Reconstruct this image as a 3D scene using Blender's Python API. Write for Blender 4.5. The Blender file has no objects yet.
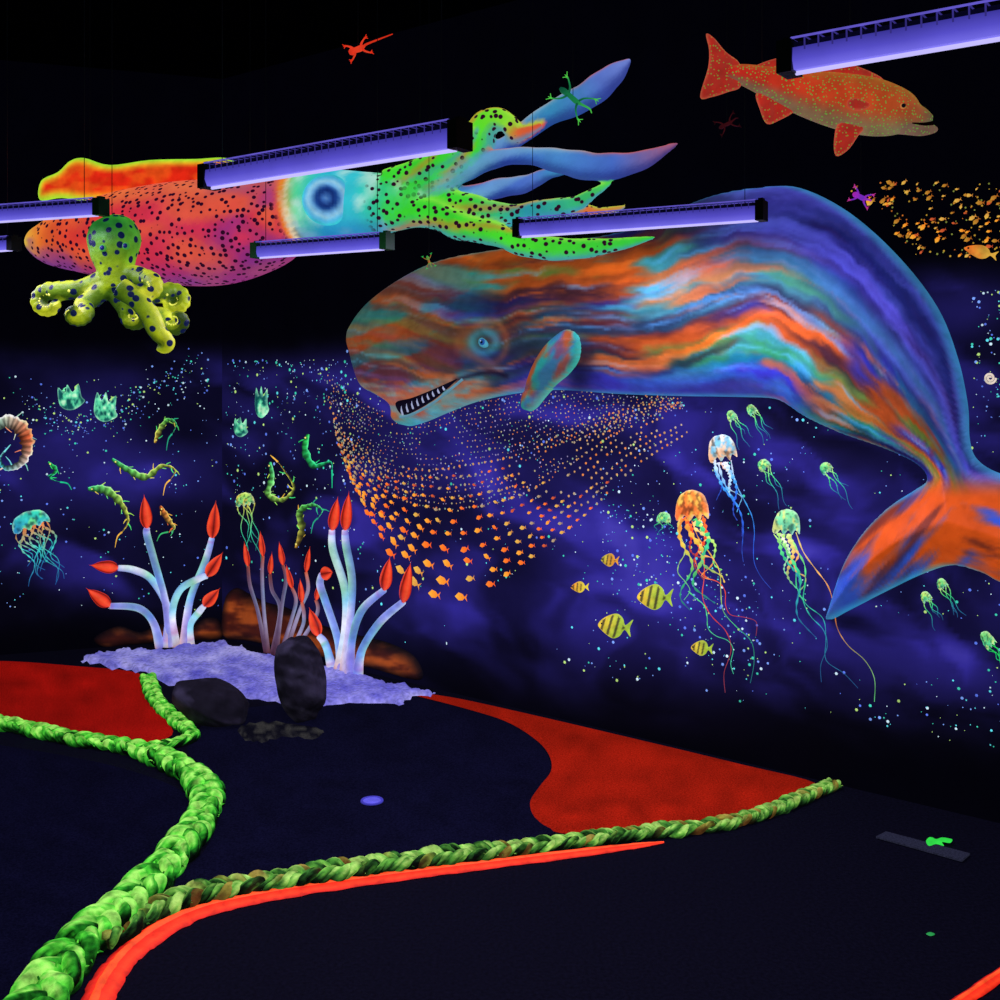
import bpy, math, random
import numpy as np
from mathutils import Vector, Matrix
from mathutils.geometry import delaunay_2d_cdt
from mathutils.bvhtree import BVHTree
from mathutils.kdtree import KDTree

random.seed(5)
scene = bpy.context.scene
try:
    scene.view_settings.view_transform = 'Standard'
    scene.view_settings.look = 'None'
except Exception as e:
    print(e)

# ------------------------------------------------------------------ survey of the room (metres)
F = 1100.0; HX = 500.0; HY = 375.0; CH = 1.6
CORNER = Vector((-1.69, 6.69, 0))
DR = Vector((0.7826, -0.6227, 0)).normalized()
NR = Vector((-0.6227, -0.7826, 0)).normalized()
DL = Vector((-0.945, -0.327, 0)).normalized(); NL = Vector((0.327, -0.945, 0)).normalized()
EYE = Vector((0, 0, CH))

def plane(px, py, n, off=0.0):
    d = Vector(((px - HX) / F, 1, (HY - py) / F))
    t = ((CORNER - EYE).dot(n) + off) / d.dot(n)
    return EYE + d * t
def RW(px, py, off=0.004): return plane(px, py, NR, off)
def LW(px, py, off=0.004): return plane(px, py, NL, off)
def FL(px, py, z=0.0):
    y = (CH - z) * F / (py - HY)
    return Vector(((px - HX) / F * y, y, z))
def AT(px, py, y): return Vector(((px - HX) / F * y, y, CH + (HY - py) / F * y))
def PX(p): return (HX + F * p[0] / p[1], HY - F * (p[2] - CH) / p[1])
def pxs(y): return y / F
def YW(px): return min(LW(px, 500).y, RW(px, 500).y)

# ------------------------------------------------------------------ noise / colours
TAB = np.random.RandomState(7).rand(256, 256)
def vn(x, y):
    x = np.asarray(x, float); y = np.asarray(y, float)
    xi = np.floor(x).astype(int); yi = np.floor(y).astype(int)
    fx = x - xi; fy = y - yi
    fx = fx * fx * (3 - 2 * fx); fy = fy * fy * (3 - 2 * fy)
    a = TAB[xi & 255, yi & 255]; b = TAB[(xi + 1) & 255, yi & 255]
    c = TAB[xi & 255, (yi + 1) & 255]; d = TAB[(xi + 1) & 255, (yi + 1) & 255]
    return (a * (1 - fx) + b * fx) * (1 - fy) + (c * (1 - fx) + d * fx) * fy
def fbm(x, y, o=4):
    r = 0; a = .5; t = 0
    x = np.asarray(x, float); y = np.asarray(y, float)
    for i in range(o):
        r = r + a * vn(x + 17.3 * i, y + 9.1 * i); t += a; a *= .5; x = x * 2; y = y * 2
    return r / t
def ss(a, b, x):
    t = np.clip((np.asarray(x, float) - a) / (b - a), 0, 1)
    return t * t * (3 - 2 * t)
def lin(c):
    c = np.asarray(c, float) / 255.0
    return np.where(c <= .04045, c / 12.92, ((c + .055) / 1.055) ** 2.4)
def mixc(a, b, t):
    t = np.asarray(t, float)
    if t.ndim: t = t[:, None]
    return np.asarray(a, float) * (1 - t) + np.asarray(b, float) * t
def L4(c, a=0.0):
    l = lin(c); return (float(l[0]), float(l[1]), float(l[2]), a)
def cgrad(stops, t):
    t = max(0, min(1, t)) * (len(stops) - 1); i = min(int(t), len(stops) - 2); f = t - i
    return [stops[i][k] * (1 - f) + stops[i + 1][k] * f for k in range(3)]

def cr(P, n=8, closed=False):
    P = [list(map(float, p)) for p in P]; m = len(P); D = len(P[0]); out = []
    segs = m if closed else m - 1
    for i in range(segs):
        if closed: p0, p1, p2, p3 = P[(i - 1) % m], P[i], P[(i + 1) % m], P[(i + 2) % m]
        else: p0, p1, p2, p3 = P[max(i - 1, 0)], P[i], P[i + 1], P[min(i + 2, m - 1)]
        for k in range(n):
            t = k / n; t2 = t * t; t3 = t2 * t
            out.append([.5 * (2 * p1[d] + (p2[d] - p0[d]) * t + (2 * p0[d] - 5 * p1[d] + 4 * p2[d] - p3[d]) * t2 + (3 * p1[d] - p0[d] - 3 * p2[d] + p3[d]) * t3) for d in range(D)])
    if not closed: out.append(P[-1])
    return out
def pdist(P, poly, closed=True):
    P = np.asarray(P, float); poly = np.asarray(poly, float)
    best = np.full(len(P), 1e9); arc = np.zeros(len(P)); acc = 0
    m = len(poly)
    for i in range(m if closed else m - 1):
        a = poly[i]; b = poly[(i + 1) % m]; ab = b - a; l2 = float(ab @ ab) + 1e-12
        t = np.clip(((P - a) @ ab) / l2, 0, 1)
        q = a + t[:, None] * ab
        d = np.hypot(P[:, 0] - q[:, 0], P[:, 1] - q[:, 1])
        w = d < best; best[w] = d[w]; arc[w] = acc + t[w] * math.sqrt(l2)
        acc += math.sqrt(l2)
    return best, arc
def inside(P, poly):
    P = np.asarray(P, float); poly = np.asarray(poly, float); m = len(poly)
    r = np.zeros(len(P), bool)
    for i in range(m):
        x1, y1 = poly[i]; x2, y2 = poly[(i + 1) % m]
        c = ((y1 > P[:, 1]) != (y2 > P[:, 1]))
        if y1 != y2:
            r ^= c & (P[:, 0] < (x2 - x1) * (P[:, 1] - y1) / (y2 - y1) + x1)
    return r

# ------------------------------------------------------------------ mesh builder
class MB:
    def __init__(s): s.v = []; s.f = []; s.c = []
    def add(s, vs, fs, cs):
        o = len(s.v); s.v += [tuple(v) for v in vs]; s.f += [tuple(i + o for i in f) for f in fs]
        s.c += [tuple(c) for c in cs]
    def tube(s, pts, rad, col, n=10, flat=1.0, up=(0, 0, 1), alpha=0.0):
        # ring angle a: sin(a) > 0 is the under side
        pts = [Vector(p) for p in pts]; m = len(pts); vs = []; cs = []; fs = []
        up = Vector(up); Nn = None
        for i, p in enumerate(pts):
            T = (pts[min(i + 1, m - 1)] - pts[max(i - 1, 0)])
            if T.length < 1e-9: T = Vector((1, 0, 0))
            T.normalize()
            if Nn is None:
                Nn = T.cross(up)
                if Nn.length < .05: Nn = T.cross(Vector((0, 1, 0)))
                if Nn.length < .05: Nn = T.cross(Vector((1, 0, 0)))
            else:
                Nn = Nn - T * Nn.dot(T)
            Nn.normalize(); B = T.cross(Nn).normalized()
            r = rad[i] if hasattr(rad, '__len__') else rad
            for k in range(n):
                a = 2 * math.pi * k / n
                vs.append(p + Nn * (math.cos(a) * r * flat) + B * (math.sin(a) * r))
                c = col(i / (m - 1), a) if callable(col) else col
                if len(c) == 3: c = L4(c, alpha)
                cs.append(c)
        for i in range(m - 1):
            for k in range(n):
                a = i * n + k; b = i * n + (k + 1) % n
                fs.append((a, b, b + n, a + n))
        vs.append(pts[0]); cs.append(cs[0]); vs.append(pts[-1]); cs.append(cs[(m - 1) * n])
        c0 = m * n; c1 = m * n + 1
        for k in range(n):
            fs.append((c0, (k + 1) % n, k)); fs.append((c1, (m - 1) * n + k, (m - 1) * n + (k + 1) % n))
        s.add(vs, fs, cs)
    def ball(s, c, r, col, nu=16, nv=10, alpha=0.0, axes=None):
        c = Vector(c)
        if not hasattr(r, '__len__'): r = (r, r, r)
        ax = axes or (Vector((1, 0, 0)), Vector((0, 1, 0)), Vector((0, 0, 1)))
        vs = []; fs = []; cs = []
        for j in range(nv + 1):
            th = math.pi * j / nv
            for i in range(nu):
                ph = 2 * math.pi * i / nu
                x, y, z = math.sin(th) * math.cos(ph), math.sin(th) * math.sin(ph), math.cos(th)
                vs.append(c + ax[0] * (x * r[0]) + ax[1] * (y * r[1]) + ax[2] * (z * r[2]))
                cc = col(x, y, z) if callable(col) else col
                cs.append(L4(cc, alpha) if len(cc) == 3 else cc)
        for j in range(nv):
            for i in range(nu):
                fs.append((j * nu + i, (j + 1) * nu + i, (j + 1) * nu + (i + 1) % nu, j * nu + (i + 1) % nu))
        s.add(vs, fs, cs)
    def box(s, c, ax, ay, az, col):
        c = Vector(c); vs = []
        for sx in (-1, 1):
            for sy in (-1, 1):
                for sz in (-1, 1): vs.append(c + ax * sx + ay * sy + az * sz)
        fs = [(0, 1, 3, 2), (4, 6, 7, 5), (0, 4, 5, 1), (2, 3, 7, 6), (0, 2, 6, 4), (1, 5, 7, 3)]
        s.add(vs, fs, [L4(col) if len(col) == 3 else col] * 8)
    def strip(s, path, wid, col, M, N, h=.5, alpha=0.0):
        path = [tuple(p) for p in path]; m = len(path); vs = []; cs = []; fs = []
        for i, (x, y) in enumerate(path):
            x0, y0 = path[max(i - 1, 0)]; x1, y1 = path[min(i + 1, m - 1)]
            tx, ty = x1 - x0, y1 - y0; l = math.hypot(tx, ty) or 1
            nx, ny = -ty / l, tx / l
            w = wid[i] if hasattr(wid, '__len__') else wid
            base = Vector(M(x, y)); sc = base.y / F
            c = col(i / (m - 1)) if callable(col) else col
            cl = c if isinstance(c, list) and hasattr(c[0], '__len__') else [c] * 5
            for k, a in enumerate((-1, -.6, 0, .6, 1)):
                p = Vector(M(x + nx * a * w, y + ny * a * w))
                vs.append(p + N * (w * sc * h * math.sqrt(max(0, 1 - a * a))))
                cs.append(L4(cl[k], alpha) if len(cl[k]) == 3 else cl[k])
        for i in range(m - 1):
            for k in range(4):
                a = i * 5 + k; fs.append((a, a + 1, a + 6, a + 5))
        s.add(vs, fs, cs)
    def relief(s, outline, M, N, thick, R, cf, step=3.0, both=False, smooth=5, prof=.5, rough=0, hf=None):
        O = cr(outline, smooth, True) if smooth else [list(p) for p in outline]
        if rough:
            O = [[x + (random.random() - .5) * rough, y + (random.random() - .5) * rough] for x, y in O]
        A = np.array(O)
        x0, y0 = A.min(0); x1, y1 = A.max(0)
        gx, gy = np.meshgrid(np.arange(x0, x1, step), np.arange(y0, y1, step))
        gx = gx + (np.arange(gx.shape[0]) % 2)[:, None] * step * .5
        G = np.stack([gx.ravel(), gy.ravel()], 1)
        G = G[inside(G, A)]
        if len(G):
            d, _ = pdist(G, A); G = G[d > step * .45]
        P = np.vstack([A, G]) if len(G) else A
        r = delaunay_2d_cdt([Vector((float(p[0]), float(p[1]))) for p in P], [], [list(range(len(A)))], 1, 1e-4)
        V = np.array([[v.x, v.y] for v in r[0]]); Fs = [tuple(f) for f in r[2]]
        d, _ = pdist(V, A)
        hh = thick * (1 - (1 - np.clip(d / R, 0, 1)) ** 2) ** prof
        if hf is not None: hh = hh + hf(V[:, 0], V[:, 1], d)
        pts = [Vector(M(V[i, 0], V[i, 1])) + N * float(hh[i]) for i in range(len(V))]
        Q = np.array([PX(p) for p in pts])
        C = np.asarray(cf(Q[:, 0], Q[:, 1], d), float)
        if C.ndim == 1: C = np.tile(C, (len(V), 1))
        al = C[:, 3] if C.shape[1] == 4 else np.zeros(len(V))
        Cl = lin(np.clip(C[:, :3], 0, 255)); cs = [(Cl[i, 0], Cl[i, 1], Cl[i, 2], al[i]) for i in range(len(V))]
        fs = []
        for f in Fs:
            a, b, c = (pts[f[0]], pts[f[1]], pts[f[2]])
            fs.append(f if (b - a).cross(c - a).dot(N) > 0 else f[::-1])
        s.add(pts, fs, cs)
        if both:
            pb = [Vector(M(V[i, 0], V[i, 1])) - N * float(hh[i]) for i in range(len(V))]
            s.add(pb, [f[::-1] for f in fs], cs)

coll = scene.collection
def tag(o, label=None, cat=None, group=None, kind=None):
    if label: o["label"] = label
    if cat: o["category"] = cat
    if group: o["group"] = group
    if kind: o["kind"] = kind
def mk(name, mb, mat, label=None, cat=None, group=None, parent=None, kind=None, smooth=True, origin=None):
    me = bpy.data.meshes.new(name)
    A = np.array([tuple(v) for v in mb.v], float)
    o = Vector(origin) if origin is not None else Vector(((A[:, 0].min() + A[:, 0].max()) / 2, (A[:, 1].min() + A[:, 1].max()) / 2, A[:, 2].min()))
    A2 = A - np.array(o)
    me.from_pydata([tuple(v) for v in A2], [], mb.f)
    at = me.color_attributes.new("Col", 'FLOAT_COLOR', 'POINT')
    at.data.foreach_set("color", np.array(mb.c, float).ravel())
    if smooth: me.polygons.foreach_set("use_smooth", [True] * len(me.polygons))
    me.materials.append(mat); me.update()
    ob = bpy.data.objects.new(name, me); coll.objects.link(ob)
    if parent is not None:
        ob.parent = parent; ob.location = o - parent.location
    else: ob.location = o
    tag(ob, label, cat, group, kind)
    return ob
def empty(name, loc, label, cat, group=None):
    e = bpy.data.objects.new(name, None); e.empty_display_size = .05; e.location = loc
    coll.objects.link(e); tag(e, label, cat, group); return e

def fuse(mb, voxel, it=4):
    me = bpy.data.meshes.new("tmp"); me.from_pydata([tuple(v) for v in mb.v], [], mb.f); me.update()
    ob = bpy.data.objects.new("tmp", me); coll.objects.link(ob)
    m = ob.modifiers.new("r", 'REMESH'); m.mode = 'VOXEL'; m.voxel_size = voxel
    s = ob.modifiers.new("s", 'SMOOTH'); s.iterations = it; s.factor = .5
    dg = bpy.context.evaluated_depsgraph_get(); dg.update()
    ev = ob.evaluated_get(dg); m2 = bpy.data.meshes.new_from_object(ev)
    kd = KDTree(len(mb.v))
    for i, v in enumerate(mb.v): kd.insert(v, i)
    kd.balance()
    r = MB(); r.v = [tuple(v.co) for v in m2.vertices]; r.f = [tuple(p.vertices) for p in m2.polygons]
    for v in r.v:
        fs = kd.find_n(v, 4); w = [1 / (f[2] + 2e-3) for f in fs]; t = sum(w)
        r.c.append(tuple(sum(mb.c[f[1]][k] * w[j] for j, f in enumerate(fs)) / t for k in range(4)))
    bpy.data.objects.remove(ob); bpy.data.meshes.remove(m2)
    return r

# ------------------------------------------------------------------ materials
def paint(name, E=.6, base=.8, rough=.7, nscale=18, namp=.25, spots=None, bump=None, spec=.2, warp=0):
    m = bpy.data.materials.new(name); m.use_nodes = True
    try: m.cycles.emission_sampling = 'NONE'
    except Exception: pass
    nt = m.node_tree; N = nt.nodes; K = nt.links
    p = N["Principled BSDF"]; p.inputs["Roughness"].default_value = rough
    p.inputs["Specular IOR Level"].default_value = spec
    a = N.new("ShaderNodeAttribute"); a.attribute_name = "Col"
    tc = N.new("ShaderNodeTexCoord")
    no = N.new("ShaderNodeTexNoise"); no.inputs["Scale"].default_value = nscale; no.inputs["Detail"].default_value = 4
    K.new(tc.outputs["Object"], no.inputs["Vector"])
    mr = N.new("ShaderNodeMapRange"); mr.inputs[1].default_value = .3; mr.inputs[2].default_value = .7
    mr.inputs[3].default_value = 1 - namp; mr.inputs[4].default_value = 1 + namp
    K.new(no.outputs["Fac"], mr.inputs[0])
    vm = N.new("ShaderNodeVectorMath"); vm.operation = 'SCALE'
    K.new(a.outputs["Color"], vm.inputs[0]); K.new(mr.outputs[0], vm.inputs["Scale"])
    out = vm.outputs[0]
    if spots:
        sc, thr, col = spots
        vo = N.new("ShaderNodeTexVoronoi"); vo.inputs["Scale"].default_value = sc
        vo.inputs["Randomness"].default_value = .8
        if warp:
            nw = N.new("ShaderNodeTexNoise"); nw.inputs["Scale"].default_value = sc * .5
            K.new(tc.outputs["Object"], nw.inputs["Vector"])
            ms = N.new("ShaderNodeVectorMath"); ms.operation = 'SCALE'; ms.inputs["Scale"].default_value = warp
            K.new(nw.outputs["Color"], ms.inputs[0])
            ad = N.new("ShaderNodeVectorMath"); ad.operation = 'ADD'
            K.new(tc.outputs["Object"], ad.inputs[0]); K.new(ms.outputs[0], ad.inputs[1]); K.new(ad.outputs[0], vo.inputs["Vector"])
        else: K.new(tc.outputs["Object"], vo.inputs["Vector"])
        mm = N.new("ShaderNodeMapRange"); mm.inputs[1].default_value = thr; mm.inputs[2].default_value = thr + .05
        mm.inputs[3].default_value = 1; mm.inputs[4].default_value = 0
        K.new(vo.outputs["Distance"], mm.inputs[0])
        mu = N.new("ShaderNodeMath"); mu.operation = 'MULTIPLY'
        K.new(mm.outputs[0], mu.inputs[0]); K.new(a.outputs["Alpha"], mu.inputs[1])
        mx = N.new("ShaderNodeMix"); mx.data_type = 'RGBA'
        K.new(mu.outputs[0], mx.inputs["Factor"]); K.new(out, mx.inputs["A"])
        mx.inputs["B"].default_value = L4(col, 1)
        out = mx.outputs["Result"]
    v2 = N.new("ShaderNodeVectorMath"); v2.operation = 'SCALE'; v2.inputs["Scale"].default_value = base
    K.new(out, v2.inputs[0]); K.new(v2.outputs[0], p.inputs["Base Color"])
    K.new(out, p.inputs["Emission Color"]); p.inputs["Emission Strength"].default_value = E
    if bump:
        nb = N.new("ShaderNodeTexNoise"); nb.inputs["Scale"].default_value = bump[0]; nb.inputs["Detail"].default_value = 5
        K.new(tc.outputs["Object"], nb.inputs["Vector"])
        b = N.new("ShaderNodeBump"); b.inputs["Strength"].default_value = bump[1]; b.inputs["Distance"].default_value = .01
        K.new(nb.outputs["Fac"], b.inputs["Height"]); K.new(b.outputs[0], p.inputs["Normal"])
    return m
M_WALL = paint("mural_wall_paint", .78, .3, .9, 6, .12, spec=.05)
M_MURAL = paint("fluorescent_mural_paint", .92, .4, .7, 25, .3)
M_WHALE = paint("airbrushed_whale_paint", .52, .85, .5, 14, .15, bump=(24, .3), spec=.12)
M_SQUID = paint("spotted_squid_paint", .75, .4, .5, 12, .1, spots=(34, .31, (48, 8, 40)), warp=.006)
M_SKIN = paint("spotted_fish_paint", .52, .55, .5, 20, .2, spots=(120, .24, (130, 200, 80)))
M_OCTO = paint("spotted_octopus_paint", .6, .4, .5, 26, .3, spots=(27, .30, (10, 26, 70)), bump=(60, .4), warp=.01)
M_GLOW = paint("fluorescent_gloss_paint", .75, .55, .45, 20, .2)
M_ROPE = paint("fluorescent_rope_fibre", .62, .4, .9, 26, .6, bump=(120, .7), spec=.05)
M_FELT = paint("carpet_felt", .5, .5, 1, 160, .4, bump=(200, .6), spec=0)
M_MAT = paint("shaggy_white_mat_fibre", .5, .7, 1, 40, .35, bump=(70, .6), spec=0)
M_ROCK = paint("dark_stone", .10, .8, .9, 14, .35, bump=(16, .5))
M_DARK = paint("black_metal", .1, 1, .5, 20, .2)
M_LAMP = paint("black_light_diffuser", 1.0, .3, .4, 8, .08)
M_BLACK = paint("black_ceiling_paint", .1, .4, 1, 4, .3, spec=0)

# ------------------------------------------------------------------ room
def mural(X, Y, left):
    wx = 60 * (fbm(X / 90, Y / 70, 3) - .5); wy = 60 * (fbm(X / 90 + 40, Y / 70, 3) - .5)
    A_ = (X + wx) * .93 + (Y + wy) * .36; B_ = (Y + wy) * .93 - (X + wx) * .36
    n = fbm(X / 120 + 3, Y / 80 + 1, 4); n2 = fbm(X / 220 + 9, Y / 120 + 5, 3); n3 = fbm(A_ / 130, B_ / 46, 4); n4 = fbm((X + wx * 2 - Y * .7) / 60 + 30, (Y + wy + X * .7) / 130, 4)
    if left:
        m = ss(335, 385, Y) * (1 - ss(570, 645, Y))
        i = m * (.20 + .60 * ss(.35, .7, n2) + .6 * ss(.42, .70, n3) * ss(.32, .58, n))
        i = i * (.45 + .55 * ss(-80, 160, X))
    else:
        top = 335 - 30 * ss(230, 600, X) - 60 * ss(600, 1000, X)
        m = ss(0, 70, Y - top) * (1 - ss(560 + (X - 222) * .11, 700 + (X - 222) * .11, Y))
        i = m * (.18 + .38 * ss(.38, .72, n2) + .50 * ss(.44, .70, n3) + .28 * ss(.48, .70, n4))
        for bx, by, rx, ry, w in ((820, 560, 90, 60, .5), (620, 470, 130, 40, .25), (690, 600, 80, 50, .25), (880, 500, 70, 50, .45), (300, 380, 70, 30, .2), (960, 640, 50, 50, .22), (470, 600, 110, 30, .12), (600, 415, 110, 18, .45)):
            i = i + w * np.exp(-((X - bx) / rx) ** 2 - ((Y - by) / ry) ** 2) * (.25 + 1.0 * n3) * np.clip(m * 1.5, 0, 1)
        i = np.clip(i, 0, 1.6)
    c = mixc((2, 2, 8), (50, 43, 148), np.clip(i, 0, 1)); c = mixc(c, (108, 98, 225), np.clip(i - 1, 0, .6))
    return c
def wallmesh(name, p0, d, n, L, H, colf, label, step=.02):
    nu = int(L / step); nv = int(H / step); mb = MB(); P = []
    for j in range(nv + 1):
        for i in range(nu + 1):
            P.append(p0 + d * (L * i / nu) + Vector((0, 0, H * j / nv)))
    A = np.array([tuple(p) for p in P])
    C = lin(np.clip(colf(A), 0, 255))
    fs = []
    for j in range(nv):
        for i in range(nu):
            a = j * (nu + 1) + i; fs.append((a, a + 1, a + nu + 2, a + nu + 1))
    if d.cross(Vector((0, 0, 1))).dot(n) < 0: fs = [f[::-1] for f in fs]
    mb.add(P, fs, np.hstack([C, np.zeros((len(C), 1))]))
    return mk(name, mb, M_WALL, label, "wall", kind="structure")
def proj(A):
    y = np.maximum(A[:, 1], .3); return HX + F * A[:, 0] / y, HY - F * (A[:, 2] - CH) / y
HT = 3.4
wallmesh("wall_right", CORNER.copy(), DR, NR, 8.99, HT, lambda A: mural(*proj(A), False) * np.clip((A[:, 1] - 1.2), 0, 1)[:, None], "dark wall with painted violet and blue deep sea mural")
wallmesh("wall_left", CORNER.copy(), DL, NL, 3.2, HT, lambda A: mural(*proj(A), True), "dark wall with painted deep blue underwater mural")
RE = CORNER + DR * 8.99; LE = CORNER + DL * 3.2
def plainwall(name, a, b):
    mb = MB(); mb.add([a, b, b + Vector((0, 0, HT)), a + Vector((0, 0, HT))], [(0, 1, 2, 3)], [L4((5, 5, 10))] * 4)
    mk(name, mb, M_BLACK, "plain black painted wall of the room", "wall", kind="structure")
BK = -2.0
plainwall("wall_side", LE, Vector((LE.x, BK, 0))); plainwall("wall_back", Vector((LE.x, BK, 0)), Vector((RE.x, BK, 0)))
plainwall("wall_far", Vector((RE.x, BK, 0)), Vector((RE.x, RE.y, 0)))
foot = [CORNER.copy(), LE, Vector((LE.x, BK, 0)), Vector((RE.x, BK, 0)), Vector((RE.x, RE.y, 0))]
mb = MB(); mb.add([p + Vector((0, 0, HT)) for p in foot], [(0, 1, 2, 3, 4)], [L4((2, 2, 5))] * 5)
mk("ceiling", mb, M_BLACK, "black painted ceiling above the hanging lamps", "ceiling", kind="structure")
M_FLOOR = paint("dark_blue_floor_carpet", .35, .6, .95, 90, .35, spec=.05)
mb = MB(); mb.add(foot, [(0, 1, 2, 3, 4)], [L4((10, 10, 24))] * 5)
mk("floor", mb, M_FLOOR, "very dark navy carpeted floor", "floor", kind="structure")

# ------------------------------------------------------------------ carpets on the floor
def carpet(name, out, col, label, cat, z=.006, mat=M_FELT, amp=.2, sm=5):
    mb = MB()
    def cf(X, Y, d): return mixc(np.array(col) * (1 - amp), np.array(col) * (1 + amp), fbm(X / 22, Y / 9, 3))
    mb.relief(out, lambda x, y: FL(x, y, .001), Vector((0, 0, 1)), z, 1.5, cf, 8, smooth=sm)
    return mk(name, mb, mat, label, cat)
carpet("putting_carpet", [(190, 742), (215, 716), (270, 705), (360, 700), (404, 696), (460, 708), (505, 722), (535, 740), (548, 757), (550, 771), (540, 786), (530, 802), (535, 817), (554, 833), (480, 846), (400, 858), (250, 876), (165, 893), (205, 850), (222, 805), (212, 775), (190, 755)], (14, 14, 35), "dark navy felt putting lane carpet between the ropes", "carpet", z=.003)
carpet("putting_carpet", [(-80, 735), (0, 745), (110, 765), (180, 790), (190, 815), (150, 870), (90, 925), (30, 975), (0, 1010), (-120, 1040), (-200, 900)], (12, 12, 32), "dark navy felt putting lane carpet beside the green rope", "carpet", z=.003)
carpet("red_carpet", [(-80, 668), (-60, 665), (0, 661), (75, 666), (138, 673), (146, 690), (160, 712), (172, 735), (130, 744), (70, 734), (0, 718), (-80, 700)], (165, 20, 14), "bright red felt carpet next to the green rope", "carpet", z=.007)
carpet("red_carpet", [(404, 692), (450, 697), (520, 712), (640, 740), (740, 764), (815, 783), (800, 797), (740, 815), (680, 825), (610, 833), (560, 833), (537, 820), (530, 803), (539, 787), (551, 771), (549, 755), (535, 739), (505, 721), (460, 707)], (165, 30, 14), "bright orange-red felt carpet with a wavy edge along the wall", "carpet", z=.007)
mb = MB()
def cf(X, Y, d): return mixc((96, 94, 200), (186, 184, 250), fbm(X / 18, Y / 6, 4) * 1.5 - .25)
out = [(80, 660), (100, 654), (130, 651), (165, 649), (200, 645), (228, 645), (262, 654), (300, 663), (345, 673), (390, 684), (425, 691), (434, 694), (405, 699), (400, 704), (350, 702), (300, 706), (250, 698), (210, 688), (170, 684), (140, 672), (110, 668)]
mb.relief(out, lambda x, y: FL(x, y, .002), Vector((0, 0, 1)), .022, 4, cf, 2.0, rough=5, smooth=6)
for i, v in enumerate(mb.v):
    mb.v[i] = (v[0], v[1], v[2] + .008 * random.random() * (1 if v[2] > .01 else 0))
mk("shaggy_mat", mb, M_MAT, "shaggy pale lilac mat glowing under the corals", "mat")
mb = MB()
mb.relief([(238, 728), (262, 722), (300, 724), (322, 730), (316, 738), (286, 736), (262, 742), (244, 738)], lambda x, y: FL(x, y, .004), Vector((0, 0, 1)), .005, 2, lambda X, Y, d: mixc((16, 16, 26), (60, 60, 56), ss(.4, .65, fbm(X / 10, Y / 3, 4))), 3, rough=3)
mk("worn_patch", mb, M_FELT, "scuffed olive grey scrap of carpet between the rocks", "carpet scrap")

mb = MB(); q = [FL(876, 838, .004), FL(886, 833, .004), FL(970, 855, .004), FL(962, 862, .004)]
q2 = [p + Vector((0, 0, .006)) for p in q]
mb.add(q + q2, [(0, 1, 5, 4), (1, 2, 6, 5), (2, 3, 7, 6), (3, 0, 4, 7), (4, 5, 6, 7)], [L4((44, 46, 64))] * 8)
mk("floor_strip", mb, M_FELT, "narrow grey strip lying on the dark floor", "floor strip", smooth=False)
mb = MB()
mb.relief([(926, 841), (930, 837), (936, 839), (941, 838), (952, 839), (950, 843), (942, 842), (944, 846), (936, 844), (929, 846)], lambda x, y: FL(x, y, .012), Vector((0, 0, 1)), .006, 2, lambda X, Y, d: np.tile((50, 225, 70), (len(X), 1)), 2, smooth=3)
mk("green_leaf", mb, M_GLOW, "small glowing green leaf scrap on the grey strip", "leaf")
mb = MB()
mb.relief([(926, 934), (930, 932), (935, 934), (931, 936)], lambda x, y: FL(x, y, .003), Vector((0, 0, 1)), .004, 2, lambda X, Y, d: np.tile((40, 150, 70), (len(X), 1)), 2)
mk("green_leaf", mb, M_GLOW, "tiny green scrap on the dark floor", "leaf")
c = FL(372, 801, 0.004); mb = MB()
def rg(r, z): return [c + Vector((r * math.cos(i * math.pi / 12), r * math.sin(i * math.pi / 12), z)) for i in range(24)]
fs = []
for i in range(24):
    j = (i + 1) % 24
    fs += [(i, j, 24 + j, 24 + i), (48 + i, 48 + j, j, i), (24 + i, 24 + j, 72 + j, 72 + i)]
fs.append(tuple(72 + i for i in range(24)))
mb.add(rg(.042, .004) + rg(.034, .004) + rg(.044, -.002) + rg(.033, .001), fs, [L4((60, 58, 165))] * 48 + [L4((50, 50, 140))] * 24 + [L4((90, 88, 205))] * 24)
mk("golf_hole", mb, M_GLOW, "small round pale violet golf hole cup in the carpet", "golf hole", smooth=False)

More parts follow.
